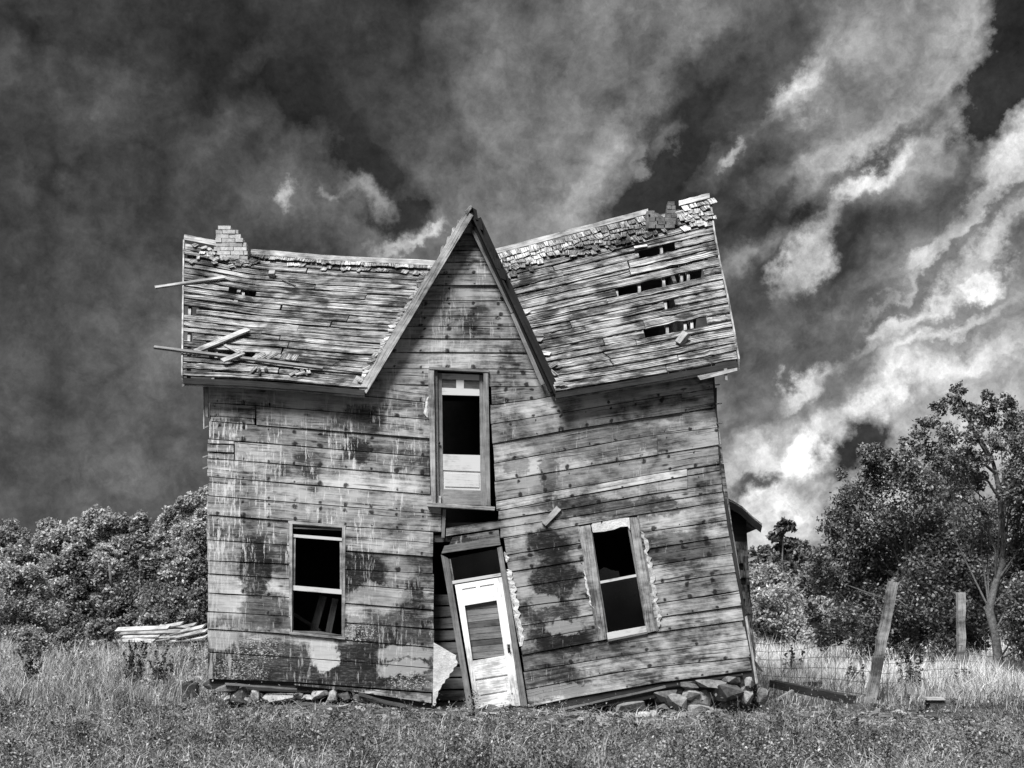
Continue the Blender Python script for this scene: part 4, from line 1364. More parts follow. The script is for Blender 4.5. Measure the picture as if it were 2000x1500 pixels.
# ------------------------------------------------------------------ posts and fences
def post(name, p0, p1, wd, Y0, label, dy=0.0):
    a_, b_ = at(*p0, Y0), at(*p1, Y0 + dy)
    a_.z = float(ground_z(a_.x, a_.y)) - .25
    o_ = bar(name, a_, b_, wd, wd * .9, 'post', None, up=(0, 1, 0), ragged=.011, seg=12)
    return tag(o_, label, 'post', 'fence posts')


P1 = post('fence_post', (1692, 1380), (1745, 1136), .15, 21.4, 'square wooden fence post leaning to the right', -.2)
P2 = post('fence_post', (1877, 1349), (1877, 1157), .145, 26.0, 'upright square wooden fence post before the crooked tree')
fence = empty('wire_fence', (at(1600, 0, 23).x, 23, 0))
tag(fence, 'sagging square mesh wire fence beyond the right corner of the house', 'fence')


def tube(name, pts, r, mat, parent, sides=4, r2=None):
    V, Fc = [], []
    n = len(pts)
    for i, q in enumerate(pts):
        q = Vector(q)
        d = (Vector(pts[min(i + 1, n - 1)]) - Vector(pts[max(i - 1, 0)])).normalized()
        s = d.cross(Vector((0.13, 1, .21))).normalized(); t = s.cross(d)
        rr = r if r2 is None else r + (r2 - r) * i / (n - 1)
        for j in range(sides):
            a_ = 2 * math.pi * j / sides
            V.append(q + s * rr * math.cos(a_) + t * rr * math.sin(a_))
    for i in range(n - 1):
        for j in range(sides):
            Fc.append((i * sides + j, i * sides + (j + 1) % sides, (i + 1) * sides + (j + 1) % sides, (i + 1) * sides + j))
    Fc += [tuple(range(sides))[::-1], tuple(range((n - 1) * sides, n * sides))]
    return mesh_obj(name, V, Fc, mat, parent, smooth=True)


fx = [1462, 1500, 1545, 1590, 1640, 1690, 1725, 1770, 1820, 1877, 1950, 2040]
fY = PL((1462, 24.5), (1690, 21.6), (1877, 25.9), (2040, 28))
sagf = lambda x: 6 * math.sin(x * .03) + (8 if 1720 < x < 1860 else 0)
fence_y0, fence_y1 = PL((1462, 1256), (1690, 1240), (1877, 1262), (2040, 1270)), PL((1462, 1330), (1690, 1356), (1877, 1335), (2040, 1330))
for i in range(6):
    tube('horizontal_wire', [at(x, fence_y0(x) + (fence_y1(x) - fence_y0(x)) * i / 5 + sagf(x) * (1 - i / 6), fY(x)) for x in fx], .0045, 'wire', fence)
for x in range(1475, 2030, 26):
    tube('stay_wire', [at(x + random.uniform(-2, 2), fence_y0(x) + (fence_y1(x) - fence_y0(x)) * f + sagf(x) * (1 - f), fY(x)) for f in (0, .33, .66, 1)], .004, 'wire', fence)

rail = empty('rail_fence', (at(1550, 0, 46).x, 46, 0))
tag(rail, 'far low rail fence with grey rails before the pale bush', 'fence')
bar('post', (at(1549, 0, 46).x, 46, .2), at(1549, 1210, 46), .16, .14, 'post', rail, up=(0, 1, 0))
bar('post', (at(1780, 0, 46).x, 46, .2), at(1780, 1214, 46), .16, .14, 'post', rail, up=(0, 1, 0))
bar('rail', at(1452, 1218, 46.2), at(1550, 1219, 46.2), .10, .09, 'post', rail, up=(0, 1, 0), ragged=.012, seg=5)
bar('rail', at(1550, 1227, 46.2), at(1790, 1229, 46.2), .09, .09, 'post', rail, up=(0, 1, 0), ragged=.012, seg=5)
bar('rail', at(1482, 1230, 46.4), at(1640, 1233, 46.4), .08, .08, 'frame', rail, up=(0, 1, 0), ragged=.012, seg=5)
bar('rail', at(1780, 1254, 44), at(2080, 1258, 44), .09, .09, 'post', rail, up=(0, 1, 0), ragged=.012, seg=5)


# ------------------------------------------------------------------ vegetation
def leaf_quads(P, size, tone, tilt=.9, aspect=.55, droop=None):
    """A rhombic leaf at each point."""
    n = len(P)
    nrm = rng.normal(0, 1, (n, 3)); nrm[:, 2] = np.abs(nrm[:, 2]) * (1.0 / tilt) + .15
    nrm[:, 1] -= .35
    nrm /= np.linalg.norm(nrm, axis=1, keepdims=True)
    a_ = rng.normal(0, 1, (n, 3))
    a_ -= nrm * np.sum(a_ * nrm, 1, keepdims=True)
    a_ /= np.linalg.norm(a_, axis=1, keepdims=True)
    b_ = np.cross(nrm, a_)
    s = (size * rng.uniform(.6, 1.3, (n, 1)))
    V = np.stack([P - a_ * s * .5, P + b_ * s * aspect * .5, P + a_ * s * .5, P - b_ * s * aspect * .5], 1).reshape(-1, 3)
    T = np.arange(4 * n).reshape(n, 4)
    return V, T, np.repeat(tone, 4)


def clump_points(clumps, per, squash=.85):
    """Leaves gathered in sprigs inside each clump: (centre, radius) list -> points, tones."""
    Ps, Ts = [], []
    for c, r in clumps:
        n = max(6, int(per * (r ** 2)))
        ns = max(3, n // 14)
        d = rng.normal(0, 1, (ns, 3)); d /= np.linalg.norm(d, axis=1, keepdims=True)
        sp = d * (r * rng.uniform(.25, 1.0, (ns, 1)) ** .6) * np.array([1, 1, squash])
        tone_s = np.clip(rng.beta(1.3, 2.2, ns), 0, 1)
        pick = rng.integers(0, ns, n)
        p_ = sp[pick] + rng.normal(0, .16 * r, (n, 3))
        Ps.append(p_ + np.array(c))
        Ts.append(np.clip(tone_s[pick] * .75 + rng.beta(.8, 2.4, n) * .5, 0, 1))
    return np.concatenate(Ps), np.concatenate(Ts)


def limbs(base, trunk_pts, targets, r0, parent, mat='bark', name='trunk', mid=.5):
    """Trunk with a limb to each target, one mesh."""
    V, Fc = [], []

    def tb(pts, ra, rb, sides=6):
        n = len(pts); o_ = len(V)
        for i, q in enumerate(pts):
            d = (pts[min(i + 1, n - 1)] - pts[max(i - 1, 0)])
            d = d.normalized() if d.length > 1e-6 else Vector((0, 0, 1))
            s = d.cross(Vector((0.1, 1, .2))).normalized(); t = s.cross(d)
            rr = (ra + (rb - ra) * i / (n - 1)) * random.uniform(.88, 1.12)
            for j in range(sides):
                a_ = 2 * math.pi * j / sides
                V.append(q + s * rr * math.cos(a_) + t * rr * math.sin(a_))
        for i in range(n - 1):
            for j in range(sides):
                Fc.append((o_ + i * sides + j, o_ + i * sides + (j + 1) % sides, o_ + (i + 1) * sides + (j + 1) % sides, o_ + (i + 1) * sides + j))
    tp = [Vector(q) for q in trunk_pts]
    tb(tp, r0, r0 * .22, 8)
    for tg in targets:
        tg = Vector(tg)
        st_ = min(range(len(tp)), key=lambda i, fr_=random.uniform(.4, .75): abs(tp[i].z - (tp[0].z + (tg.z - tp[0].z) * fr_)))
        a_ = tp[st_]
        m1 = a_.lerp(tg, .4) + Vector((random.uniform(-.15, .15), random.uniform(-.15, .15), .1)) * (tg - a_).length * .5
        m2 = a_.lerp(tg, .75) + Vector((random.uniform(-.1, .1), random.uniform(-.1, .1), .05)) * (tg - a_).length * .5
        tb([a_, m1, m2, tg], r0 * .22, r0 * .06, 5)
    return mesh_obj(name, V, Fc, mat, parent, smooth=True)


def tree(name, label, cat, clumps, trunk_pts, r0, leaf, per, mat, group=None, bark='bark', nl=14, squash=.85):
    t_ = empty(name, trunk_pts[0])
    tag(t_, label, cat, group)
    tg = [c for c, r in sorted(clumps, key=lambda q: -q[1])[:nl]]
    limbs(trunk_pts[0], trunk_pts, tg, r0, t_, bark)
    P, tn = clump_points(clumps, per, squash)
    V, T, tt = leaf_quads(P, leaf, tn)
    tri_mesh('crown', V, T, mat, t_, tt, loc=trunk_pts[0])
    return t_


def pxclumps(lst, Y, dY, Yk=None):
    out = []
    for x, y, r in lst:
        yy = Y + random.uniform(-dY, dY)
        out.append((tuple(at(x, y, yy)), r * yy / F))
    return out


# the crooked fruit tree at the right
YA = 26.5
gA = float(ground_z(at(1945, 0, YA).x, YA))
trA = [at(1948, 1345, YA), at(1950, 1290, YA), at(1943, 1235, YA), at(1932, 1190, YA), at(1944, 1140, YA), at(1958, 1100, YA), at(1960, 1050, YA), at(1955, 1000, YA), at(1951, 950, YA), at(1940, 905, YA), at(1922, 868, YA), at(1900, 830, YA), at(1884, 795, YA)]
trA[0].z = gA - .1
A = [(1872, 762, 16), (1866, 778, 14), (1925, 772, 14), (1935, 790, 18), (1965, 785, 20), (1975, 800, 18), (1835, 795, 18), (1850, 782, 14), (1880, 800, 20), (1822, 822, 20), (1905, 805, 20), (1930, 820, 26), (1985, 830, 32), (1800, 828, 14), (1795, 858, 24), (1850, 850, 26), (1900, 850, 22), (1955, 862, 30), (2005, 870, 38), (1778, 880, 22), (1830, 885, 28), (1765, 862, 12), (1880, 890, 26), (1915, 900, 22), (1995, 920, 44), (2035, 965, 60), (1975, 965, 30), (2010, 1020, 50), (2045, 1085, 60), (1995, 1075, 36), (2025, 1150, 50), (1990, 1120, 30), (1870, 920, 30), (1840, 905, 22), (1985, 1185, 38), (2030, 1210, 50), (1905, 935, 26), (1990, 1235, 34), (2060, 860, 50), (1915, 1000, 30), (1925, 1060, 34), (1985, 1150, 30), (2010, 1260, 40), (1985, 940, 24)]
tree('fruit_tree', 'tall crooked fruit tree with a bare twisted trunk behind the upright post', 'tree', pxclumps(A, YA, .9), trA, .105, .075, 8200, 'leaf', bark='bark_pale', nl=24)
# bare pale limbs
tA = bpy.data.objects['fruit_tree']
for pts in ([(1951, 960), (1975, 905), (1985, 880), (2005, 862)], [(1945, 925), (1915, 900), (1890, 905), (1872, 895)], [(1952, 975), (1930, 940), (1900, 925)], [(1935, 900), (1905, 850), (1890, 820), (1872, 775)]):
    tube('branch', [at(x, y, YA - .25) for x, y in pts], .035, 'bark_pale', tA, 6, .010)

YBu = 31.0
Bc = [(1698, 885, 24), (1712, 900, 26), (1735, 885, 18), (1720, 935, 42), (1770, 912, 34), (1800, 945, 48), (1855, 955, 48), (1680, 965, 40), (1650, 985, 26), (1640, 1010, 36), (1618, 1035, 22), (1700, 1020, 58), (1780, 1020, 62), (1860, 1035, 60), (1915, 1010, 42), (1660, 1080, 56), (1740, 1100, 68), (1830, 1110, 68), (1905, 1110, 50), (1610, 1125, 40), (1585, 1110, 18), (1680, 1160, 56), (1760, 1175, 60), (1850, 1185, 58), (1915, 1200, 48), (1600, 1085, 22), (1650, 1205, 36), (1720, 1220, 40), (1800, 1225, 40), (1870, 1235, 40), (1640, 925, 14), (1880, 900, 30), (1575, 1140, 16), (1930, 1150, 40), (1620, 1240, 30), (1690, 1255, 34), (1770, 1258, 36), (1850, 1262, 36), (1900, 1255, 30), (1590, 1200, 24)]
trB = [at(1790, 1290, YBu), at(1785, 1220, YBu), at(1775, 1150, YBu), at(1770, 1080, YBu), at(1765, 1000, YBu)]
trB[0].z = float(ground_z(trB[0].x, YBu)) - .1
tree('spreading_tree', 'broad dark bushy tree filling the right behind the leaning post', 'tree', pxclumps(Bc, YBu, 1.3), trB, .16, .09, 6200, 'leaf', nl=26)
sB = bpy.data.objects['spreading_tree']
for pts in ([(1690, 960), (1712, 975), (1735, 1010)], [(1725, 1170), (1755, 1172), (1778, 1190), (1785, 1165)]):
    tube('branch', [at(x, y, YBu - 1.4) for x, y in pts], .022, 'bark', sB, 5, .010)


def blobtree(x, ytop, wpx, Y, name, label, mat, leaf, per, cat='tree', group=None, n=16, ybase=None, bark='bark', shape='round'):
    """A background tree whose crown is a heap of leaf clumps under an uneven dome or cone."""
    zt = at(x, ytop, Y).z
    cx = at(x, 0, Y).x
    gz = float(ground_z(cx, Y))
    h = zt - gz
    wr = wpx * Y / F / 2 * 1.2
    n = int(n * 1.6); per = per * 1.7
    cl = []
    for i in range(n):
        f = (i + .5) / n
        if shape == 'cone':
            z = gz + h * (.06 + .9 * f)
            rad = wr * (1 - f) ** .8
            for q in range(max(1, int(5 * (1 - f)) + 1)):
                a_ = random.uniform(0, 2 * math.pi)
                cl.append(((cx + rad * .75 * math.cos(a_), Y + rad * .75 * math.sin(a_), z - .1 * rad), max(.12, rad * .42)))
        else:
            th = random.uniform(0, 2 * math.pi)
            fz = .10 + .80 * f
            z = gz + h * fz
            e = math.sqrt(max(.0, 1 - abs((fz - .42) / .56) ** 2.4))
            rad = wr * e * random.uniform(.25, .80)
            cl.append(((cx + rad * math.cos(th), Y + rad * math.sin(th), z), wr * random.uniform(.30, .50) * (.5 + .5 * e)))
    if shape != 'cone':
        for q in range(5):
            cl.append(((cx + random.uniform(-.4, .4) * wr, Y, zt - wr * random.uniform(.18, .5)), wr * random.uniform(.18, .30)))
    tp = [Vector((cx, Y, gz - .1)), Vector((cx + .05 * wr, Y, gz + h * .35)), Vector((cx - .05 * wr, Y, gz + h * .65)), Vector((cx, Y, gz + h * .9))]
    return tree(name, label, cat, cl, tp, max(.05, h * .016), leaf, per, mat, group, bark, nl=8)


# right background
blobtree(1530, 1012, 80, 60, 'background_tree', 'dark round tree standing against the sky between lean-to and spreading tree', 'leaf', .26, 700)
blobtree(1482, 1062, 70, 62, 'background_tree', 'small dark tree top close to the lean-to wall', 'leaf', .26, 700)
blobtree(1568, 1052, 60, 58, 'background_tree', 'dark tree just left of the spreading tree crown', 'leaf', .26, 700)
blobtree(1512, 1098, 135, 42, 'pale_bush', 'large pale leafy bush between the house corner and the dark trees', 'leaf_pale', .12, 2200, 'bush', n=24)
blobtree(1600, 1160, 66, 40, 'pale_bush', 'smaller pale bush right of the large one, above the rail fence', 'leaf_pale', .11, 2400, 'bush', n=16)
for i, (x, yt, wd) in enumerate(((1640, 1080, 130), (1760, 1050, 150), (1890, 1040, 150), (2010, 1030, 150))):
    blobtree(x, yt, wd, 55, 'background_tree', ('dark woodland tree behind the left edge of the spreading tree', 'dark woodland tree behind the leaning post and spreading tree', 'dark woodland tree seen through gaps beside the upright post', 'dark woodland tree behind the bare trunk of the fruit tree')[i], 'leaf', .3, 420, group='trees behind the spreading tree')

# left woodland edge
back = [(-40, 1030, 120), (25, 1014, 100), (105, 1015, 90), (190, 989, 110), (262, 1002, 100), (330, 984, 100), (385, 950, 90), (450, 940, 120), (150, 1010, 80)]
LB = ['pale tree at the left picture edge in the far row', 'second far tree from the left edge', 'far tree with a low rounded top left of the tallest', 'tallest rounded tree in the left of the far row', 'far tree between the two higher crowns', 'far tree with twin tops near the house', 'high tree crown touching the house wall', 'far tree mostly hidden behind the house corner', 'narrow far tree in the dip left of the tallest']
for (x, yt, wd), lb in zip(back, LB):
    blobtree(x, yt, wd, 72, 'woodland_tree', lb, ('leaf_pale', 'leaf_light')[back.index((x, yt, wd)) % 3 == 1], .21, 1250, group='far row of the left woodland')  # far row takes paler leaf colours in place of haze
midr = [(40, 1062, 110), (110, 1075, 90), (165, 1062, 90), (212, 1052, 80), (275, 1072, 90), (330, 1066, 80), (385, 1082, 90), (-20, 1070, 80)]
LM = ['mid tree left behind the round bush', 'mid tree above the gap between bush and spruce', 'mid tree right above the spruce top', 'slender tree with a pale trunk in the middle of the left wood', 'mid tree with pointed top right of the pale trunk', 'mid tree above the dark bush near the pile', 'mid tree next to the house wall', 'mid tree cut by the left edge']
for i, ((x, yt, wd), lb) in enumerate(zip(midr, LM)):
    blobtree(x, yt, wd, 60, 'woodland_tree', lb, ('leaf_light', 'leaf_pale', 'leaf', 'leaf_pale', 'leaf', 'leaf_pale', 'leaf', 'leaf_mid')[i], .18, 1500, group='middle row of the left woodland', bark='bark_pale' if i == 3 else 'bark')
tube('branch', [at(214, 1105, 57), at(216, 1130, 57), at(219, 1148, 57)], .07, 'bark_pale', bpy.data.objects['woodland_tree.012'] if 'woodland_tree.012' in bpy.data.objects else None)
blobtree(38, 1098, 122, 46, 'round_bush', 'round speckled bush at the left edge before the spruce', 'leaf_pale', .11, 2600, 'bush', n=26)
blobtree(145, 1112, 100, 50, 'spruce', 'dark broad spruce right of the round bush', 'leaf', .12, 3200, 'tree', shape='cone', n=16)
blobtree(335, 1140, 120, 50, 'dark_bush', 'dark spreading bush behind the lumber pile', 'leaf_mid', .14, 1700, 'bush', n=22)
blobtree(250, 1150, 90, 52, 'dark_bush', 'dark bush under the pale trunk', 'leaf', .14, 1700, 'bush', n=18)
blobtree(400, 1130, 80, 50, 'dark_bush', 'dark bush against the house corner', 'leaf', .14, 1700, 'bush', n=18)
blobtree(192, 1208, 64, 36, 'weed_bush', 'pale weedy bush left end of the lumber pile', 'leaf_light', .10, 2600, 'bush', n=14)
blobtree(290, 1196, 62, 42, 'weed_bush', 'pale low bush behind the lumber pile', 'leaf_light', .12, 2200, 'bush', n=14)
blobtree(60, 1228, 90, 34, 'weed_bush', 'low pale weeds at the left edge under the round bush', 'leaf_light', .09, 2600, 'bush', n=14)
blobtree(130, 1226, 70, 34, 'weed_bush', 'low pale weeds under the spruce', 'leaf_light', .09, 2600, 'bush', n=12)
for x, y, wd, Y, lb in ((58, 1256, 40, 24.5, 'dark weed clump added as the shaded gap in the tall grass at the left edge'), (268, 1258, 70, 24.5, 'widest dark weed clump added as a shaded gap in the tall grass'), (318, 1264, 40, 24.0, 'dark weed clump added as a shaded gap between the widest one and the house'), (366, 1262, 22, 28.0, 'narrow dark weed stem added as a shaded gap close to the house corner'), (1660, 1300, 40, 24.5, 'dark weeds left of the leaning post foot'), (1540, 1268, 30, 26, 'dark weed stalk by the house end of the wire fence'), (1790, 1262, 40, 24.0, 'dead weed stalks between the two posts'), (1880, 1310, 36, 25.0, 'dark weeds around the foot of the upright post'), (1475, 1335, 30, 20.5, 'leafy weed at the right house corner by the stones')):
    c = at(x, 0, Y); c.z = float(ground_z(c.x, Y)) - .03
    hh = max(.35, at(x, y - 6, Y).z - c.z)
    root = empty('weed_clump', c)  # clumps left of the house are added as dark shaded gaps in the grass
    tag(root, lb, 'weed')
    half = wd * Y / F / 2
    PP = []
    for q in range(5 + int(wd / 7)):
        bx = Vector((random.gauss(0, .5) * half, random.gauss(0, .5) * half, 0))
        hq = hh * random.uniform(.45, 1.05)
        ln = Vector((random.gauss(0, .16), random.gauss(0, .16), 0)) * hq
        tube('stem', [c + bx, c + bx + ln * .35 + Vector((0, 0, hq * .5)), c + bx + ln + Vector((0, 0, hq))], .006, 'bark', root, 4, .002)
        m_ = int(70 * hq)
        f = rng.uniform(.12, 1.0, m_)
        PP.append(np.stack([c.x + bx.x + ln.x * f ** 1.5 + rng.normal(0, .055, m_) * (1.2 - f), c.y + bx.y + ln.y * f ** 1.5 + rng.normal(0, .055, m_) * (1.2 - f), c.z + hq * f], 1))
    PP = np.concatenate(PP)
    V, T, tt = leaf_quads(PP, .075, np.clip(rng.beta(.8, 2.6, len(PP)), 0, 1))
    tri_mesh('leaves', V, T, 'weed', root, tt, loc=c)


def blades(n, xr, yr, hmin, hmax, wid, tmean, dens=None, lean=.5, per_clump=14, spread=.05, frust=True):
    y = rng.uniform(yr[0], yr[1], n) if not frust else (1 / rng.uniform(1 / yr[1], 1 / yr[0], n))
    if frust:
        px = rng.uniform(xr[0], xr[1], n)
        x = (px - HX) * y / F
    else:
        x = rng.uniform(xr[0], xr[1], n)
    k1 = max(1, n // per_clump)
    src = rng.integers(0, k1, n)
    x = x[src] + rng.normal(0, spread, n); y = y[src] + rng.normal(0, spread, n)
    ctone = rng.beta(1.0, 1.3, k1)[src]
    chgt = rng.uniform(.55, 1.25, k1)[src]
    caz = rng.uniform(0, 2 * np.pi, k1)[src]
    chgt = chgt * (np.clip((y - 21) / 6, .3, 1) if yr[1] > 30 else 1)
    keep = ~((x > X0 - .05) & (x < X1 + .15) & (y > D - .02) & (y < YB + .5))
    dn = np.ones(n)
    if dens is not None:
        dn = dens(x, y)
        keep &= rng.random(n) < dn
    x, y, dn, ctone, chgt, caz = x[keep], y[keep], dn[keep], ctone[keep], chgt[keep], caz[keep]
    n = len(x)
    z = ground_z(x, y) - .02
    pat = np.clip(.5 + .38 * np.sin(x * 1.7 + 2.1 * np.sin(y * .9)) * np.sin(y * 1.3 + 1.5 * np.sin(x * .7)) + .30 * np.sin(x * 4.3 + 1.7 * np.sin(y * 3.1)) * np.sin(y * 4.9 + 2.0 * np.sin(x * 3.3)), 0, 1)
    h = rng.uniform(hmin, hmax, n) * (.55 + .7 * pat) * np.clip(.35 + dn, 0, 1) * chgt
    az = caz + rng.normal(0, 1.1, n)
    ln = rng.uniform(.1, 1.0, n) * lean * h
    ox, oy = np.cos(az) * ln, np.sin(az) * ln
    wx, wy = -np.sin(az + rng.normal(0, .8, n)) * wid, np.cos(az) * wid * .4
    wv = rng.uniform(.6, 1.4, n)
    wx *= wv; wy *= wv
    B = np.stack([x, y, z], 1)
    Wv = np.stack([wx, wy, 0 * wx], 1)
    m_ = B + np.stack([ox * .35, oy * .35, h * .6], 1)
    tp = B + np.stack([ox, oy, h * rng.uniform(.8, 1.0, n)], 1)
    V = np.stack([B - Wv, B + Wv, m_ + Wv * .75, m_ - Wv * .75, tp], 1).reshape(-1, 3)
    i0 = np.arange(n) * 5
    T = np.concatenate([np.stack([i0, i0 + 1, i0 + 2], 1), np.stack([i0, i0 + 2, i0 + 3], 1), np.stack([i0 + 3, i0 + 2, i0 + 4], 1)])
    drift = np.clip(.55 + .55 * np.sin(x * .55 + 1.2 * np.sin(y * .8) + .6) * np.sin(y * 1.05 + 1.3 * np.sin(x * .45)), .05, 1)
    pat = pat * (.35 + .9 * drift)
    tn = np.clip((rng.beta(.8, 1.6, n) * .7 + ctone ** 1.4 * .7) * (.10 + 1.2 * pat) + tmean, 0, 1)
    return V, T, np.repeat(tn, 5)


def join(parts):
    Vs, Ts, Ns, o_ = [], [], [], 0
    for V, T, tn in parts:
        Vs.append(V); Ts.append(T + o_); Ns.append(tn); o_ += len(V)
    return np.concatenate(Vs), np.concatenate(Ts), np.concatenate(Ns)


def lawn_density(x, y):
    base = np.ones_like(x)
    # trodden strip in front of the house, fading to grass nearer the camera
    c0 = np.where(x < -1.0, 18.7, 18.7 - .8 * np.clip((x + 1) / 3, 0, 1))
    w0 = np.where(x < -1.0, 1.0, 1.0 + .45 * np.clip((x + 1) / 3, 0, 1))
    strip = np.exp(-np.abs((y - c0) / w0) ** 3) * (1 / (1 + np.exp(-(x + 4.3) * 3))) * (1 / (1 + np.exp((x - 5.6) * 1.4)))
    path = np.exp(-((y - 18.0) / 1.5) ** 2) * np.exp(-((x - 3.6) / 2.6) ** 2)
    path = path + 1.6 * np.exp(-((x - 5.0 + (y - 21) * .35) / .8) ** 2 - ((y - 21.2) / 1.7) ** 2) + 1.2 * np.exp(-((x - 6.9) / .5) ** 2 - ((y - 20.2) / .7) ** 2)
    path = path + 2.0 * np.exp(-((x - 6.6) / .45) ** 4 - ((y - 19.2) / .9) ** 4)
    path = path + 1.6 * np.exp(-((x + 5.55) / .5) ** 2 - ((y - 21.6) / .9) ** 2)
    pt = .55 + .45 * np.sin(x * 2.1 + 1.4 * np.sin(y * 1.6)) * np.sin(y * 2.4 + 1.1 * np.sin(x * 1.2))
    h1 = np.sin(x * 5.1 + 2.3 * np.sin(y * 3.7 + x)) * np.sin(y * 5.9 + 1.9 * np.sin(x * 4.1))
    h2 = np.sin(x * .9 + 1.5 * np.sin(y * 1.1)) * np.sin(y * 1.6 + 1.2 * np.sin(x * .8))
    pt = np.clip(pt + .45 * h1 + .3 * h2, -.4, 1.2)
    return np.clip(base * (.30 + .8 * pt) - 1.05 * strip - .55 * path, .05, 1)


near = join([
    blades(12000, (-80, 2080), (12.0, 20.5), .10, .26, .0045, .25, None, 3.2, 3, .25),
    blades(260000, (-80, 2080), (12.0, 21), .02, .13, .0045, -.14, lawn_density, 1.6, 22, .05),
    blades(15000, (-80, 2080), (12.0, 18.5), .10, .34, .0045, .15, lawn_density, 1.3, 10, .07),
])
tag(tri_mesh('grass', *near[:2], 'grass', None, near[2]), 'rough lawn grass in front of the house', 'grass', kind='stuff')
# trodden soil: chips of wood, pebbles and clods
n = 9000
y = rng.normal(18.6, 1.1, n); x = rng.uniform(-4.8, 6.5, n)
kp = (y < D + .4) & (y > 15.5) & ~((x > X0 + .3) & (x < X1) & (y > D + .3))
x, y = x[kp], y[kp]; n = len(x)
sz = rng.gamma(1.6, .009, n) + .006
P = np.stack([x, y, ground_z(x, y) + sz * .25], 1)
az = rng.uniform(0, np.pi, n)
lx = np.stack([np.cos(az), np.sin(az), rng.normal(0, .15, n)], 1) * (sz * rng.uniform(1, 4.5, n))[:, None]
ly = np.stack([-np.sin(az), np.cos(az), rng.normal(0, .15, n)], 1) * (sz * rng.uniform(.5, 1.0, n))[:, None]
up_ = np.stack([0 * sz, 0 * sz, sz * rng.uniform(.3, 1.0, n)], 1)
V = np.stack([P - lx - ly * .6, P + lx * .9 - ly, P + lx + ly * .8, P - lx * .8 + ly, P + up_ + lx * .2, P + up_ * .9 - lx * .3], 1).reshape(-1, 3)
i0 = np.arange(n) * 6
T = np.concatenate([np.stack([i0 + a_, i0 + b_, i0 + c_], 1) for a_, b_, c_ in ((0, 1, 5), (1, 4, 5), (1, 2, 4), (2, 3, 4), (3, 5, 4), (3, 0, 5))])
tag(tri_mesh('debris', V, T, 'grass', None, np.repeat(rng.beta(.7, 1.6, n), 6)), 'wood chips and pebbles on the trodden soil before the house', 'debris', kind='stuff')
# low broad-leaved herbs mixed in the lawn
n = 150000
y = 1 / rng.uniform(1 / 21.0, 1 / 12.0, n)
x = (rng.uniform(-80, 2080, n) - HX) * y / F
sel = rng.integers(0, n // 26, n)
hct = rng.beta(.8, 1.5, n)[sel]; hch = rng.uniform(.4, 1.6, n)[sel]
x, y = x[sel] + rng.normal(0, .06, n), y[sel] + rng.normal(0, .06, n)
kp = (rng.random(n) < lawn_density(x, y)) & ~((x > X0) & (x < X1) & (y > D - .05))
x, y, hct, hch = x[kp], y[kp], hct[kp], hch[kp]
P = np.stack([x, y, ground_z(x, y) + rng.gamma(2.0, .045, len(x)) * hch], 1)
V, T, tt = leaf_quads(P, .034, np.clip((rng.beta(.9, 1.8, len(x)) * .5 + .6 * hct) * (.45 + .6 * np.clip(.55 + .55 * np.sin(x * .55 + 1.2 * np.sin(y * .8) + .6) * np.sin(y * 1.05 + 1.3 * np.sin(x * .45)), .05, 1)), 0, 1))
tag(tri_mesh('herbs', V, T, 'grass', None, tt), 'broad-leaved herbs growing through the lawn', 'herbs', kind='stuff')
# tall dry grass beyond the house, left and right
sideL = blades(60000, (-120, 430), (22, 44), .26, .85, .009, .16, lambda x, y: np.clip((y - 22) / 3.0 + .25, 0, 1) * (1 - np.exp(-((x + 5.5) / .6) ** 2 - ((y - 22.2) / 1.2) ** 2)), .7, 40, .16)
sideL = join([sideL, blades(24000, (-120, 425), (18.2, 26), .10, .55, .006, -.08, lambda x, y: np.clip((y - 18) / 4.0 + .3 * np.sin(x * 2.3) * np.sin(y * 1.9), 0, 1) * (1 - np.exp(-((x + 5.35) / .45) ** 4 - ((y - 21.3) / 1.5) ** 4)), 1.0, 14, .07)])
tag(tri_mesh('tall_grass', *sideL[:2], 'grass_pale', None, sideL[2]), 'tall pale grass left of the house', 'grass', kind='stuff')
sideR = join([blades(60000, (1440, 2120), (24, 46), .30, .85, .009, .75, None, .6, 30, .14), blades(26000, (1440, 2120), (20.3, 25), .12, .55, .006, .1, lambda x, y: np.clip((y - 20) / 3.0 + .2, 0, 1) * np.clip(1 - 1.4 * np.exp(-((x - 5.0 + (y - 21.5) * .35) / .9) ** 2 - ((y - 21.5) / 1.9) ** 2), 0, 1), .9, 18, .08)])
tag(tri_mesh('tall_grass', *sideR[:2], 'straw', None, sideR[2]), 'bright dry grass beyond the wire fence', 'grass', kind='stuff')
# bushy pale weeds standing through the tall grass on the left
nc = 150
cy = rng.uniform(23, 40, nc); cx = (rng.uniform(-100, 410, nc) - HX) * cy / F
crr = rng.uniform(.15, .45, nc); chh = rng.uniform(.4, .95, nc) * np.clip((cy - 17) / 10, .4, 1); cto = rng.beta(1.2, 1.2, nc)
pk = rng.integers(0, nc, 34000)
ra = np.abs(rng.normal(0, .6, len(pk))); an = rng.uniform(0, 2 * np.pi, len(pk))
px_, py_ = cx[pk] + crr[pk] * ra * np.cos(an), cy[pk] + crr[pk] * ra * np.sin(an)
P = np.stack([px_, py_, ground_z(px_, py_) + chh[pk] * rng.uniform(.1, 1, len(pk)) * np.clip(1.15 - ra * .5, .2, 1)], 1)
V, T, tt = leaf_quads(P, .065, np.clip(cto[pk] * .7 + rng.beta(.8, 2.0, len(pk)) * .5, 0, 1), aspect=.45)
tag(tri_mesh('weeds', V, T, 'leaf_light', None, tt), 'bushy pale weeds mixed into the tall grass left of the house', 'weeds', kind='stuff')
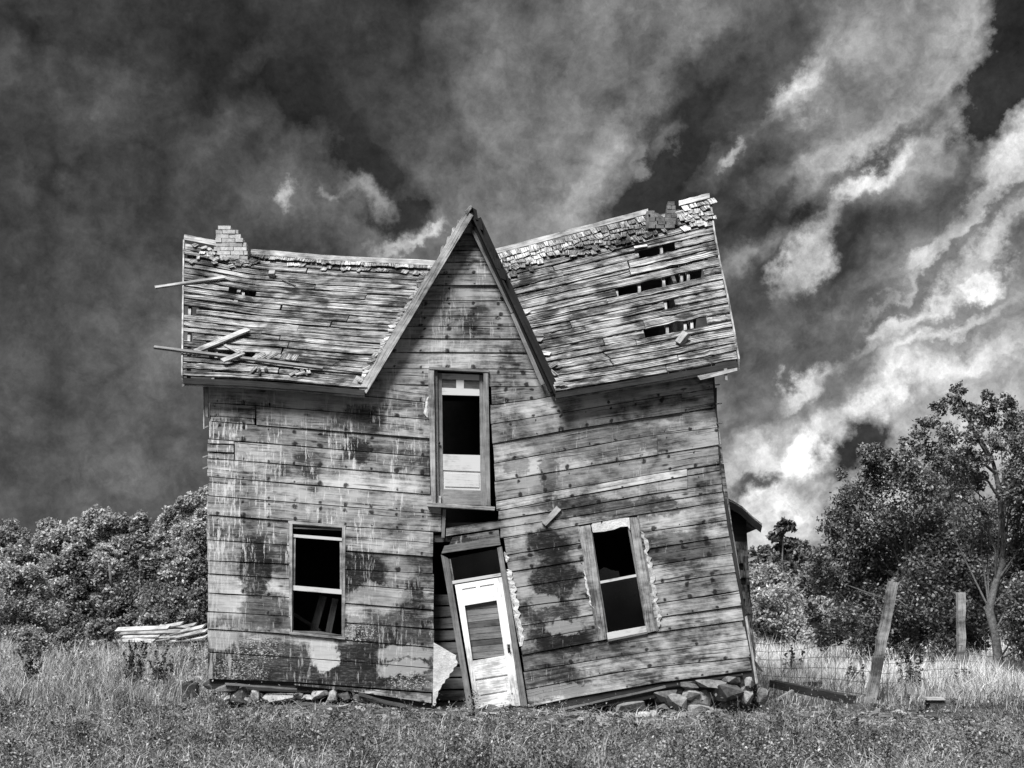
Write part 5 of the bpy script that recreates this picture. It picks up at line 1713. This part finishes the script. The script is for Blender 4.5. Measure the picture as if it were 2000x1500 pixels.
# low dark weeds in irregular patches
nc = 800
cy = 1 / rng.uniform(1 / 24.0, 1 / 12.2, nc); cx = (rng.uniform(-80, 2080, nc) - HX) * cy / F
kp = (rng.random(nc) < np.clip(lawn_density(cx, cy) * 1.3, .05, 1)) & ~((cx > X0 - .2) & (cx < X1 + .3) & (cy > D - .35)) & ((cy < 19.5) | (cx < -4.8) | (cx > 5.5))
cx, cy = cx[kp], cy[kp]; nc = len(cx)
crr = rng.gamma(3.0, .05, nc); chh = rng.gamma(3.0, .045, nc) + .05; cto = rng.beta(.8, 2.2, nc)
pk = rng.choice(nc, 85000, p=crr ** 1.6 / np.sum(crr ** 1.6))
ra = np.abs(rng.normal(0, .6, len(pk))); an = rng.uniform(0, 2 * np.pi, len(pk))
px_, py_ = cx[pk] + crr[pk] * ra * np.cos(an), cy[pk] + crr[pk] * ra * np.sin(an)
ok = ~((px_ > X0 - .03) & (px_ < X1 + .05) & (py_ > D - .05))
pk, px_, py_, ra = pk[ok], px_[ok], py_[ok], ra[ok]
P = np.stack([px_, py_, ground_z(px_, py_) + chh[pk] * rng.uniform(.1, 1, len(pk)) * np.clip(1.15 - ra * .6, .15, 1)], 1)
V, T, tt = leaf_quads(P, .045, np.clip(cto[pk] * .7 + rng.beta(.8, 2.5, len(pk)) * .6, 0, 1), aspect=.4)
tag(tri_mesh('weeds', V, T, 'leaf', None, tt), 'low dark leafy weeds in patches over the lawn', 'weeds', kind='stuff')
# seed-headed stalks and dry weeds standing in the foreground
rs = random.Random(8)
for i in range(34):
    yy = rs.uniform(13.2, 18.2)
    px = rs.uniform(20, 1980)
    c = at(px, 0, yy); c.z = float(ground_z(c.x, yy)) - .02
    hh = rs.uniform(.28, .55)
    root = empty('weed_stalk', c)
    tag(root, 'thin dark weed stalk standing in the foreground grass', 'weed', 'weed stalks in the foreground grass')
    ln = rs.uniform(-.15, .15)
    tube('stem', [c, c + Vector((ln * .3, 0, hh * .5)), c + Vector((ln, 0, hh))], .005, 'weed' if False else 'bark', root, 4, .002)
    m_ = 26
    f = rng.uniform(.2, 1.0, m_)
    P = np.stack([c.x + ln * f ** 1.5 + rng.normal(0, .045, m_), c.y + rng.normal(0, .045, m_), c.z + hh * f], 1)
    V, T, tt = leaf_quads(P, .05, rng.beta(.8, 3.0, m_))
    tri_mesh('leaves', V, T, 'weed', root, tt, loc=c)
print('OBJECTS', len(bpy.data.objects), 'TRIS', sum(len(m_.polygons) for m_ in bpy.data.meshes))
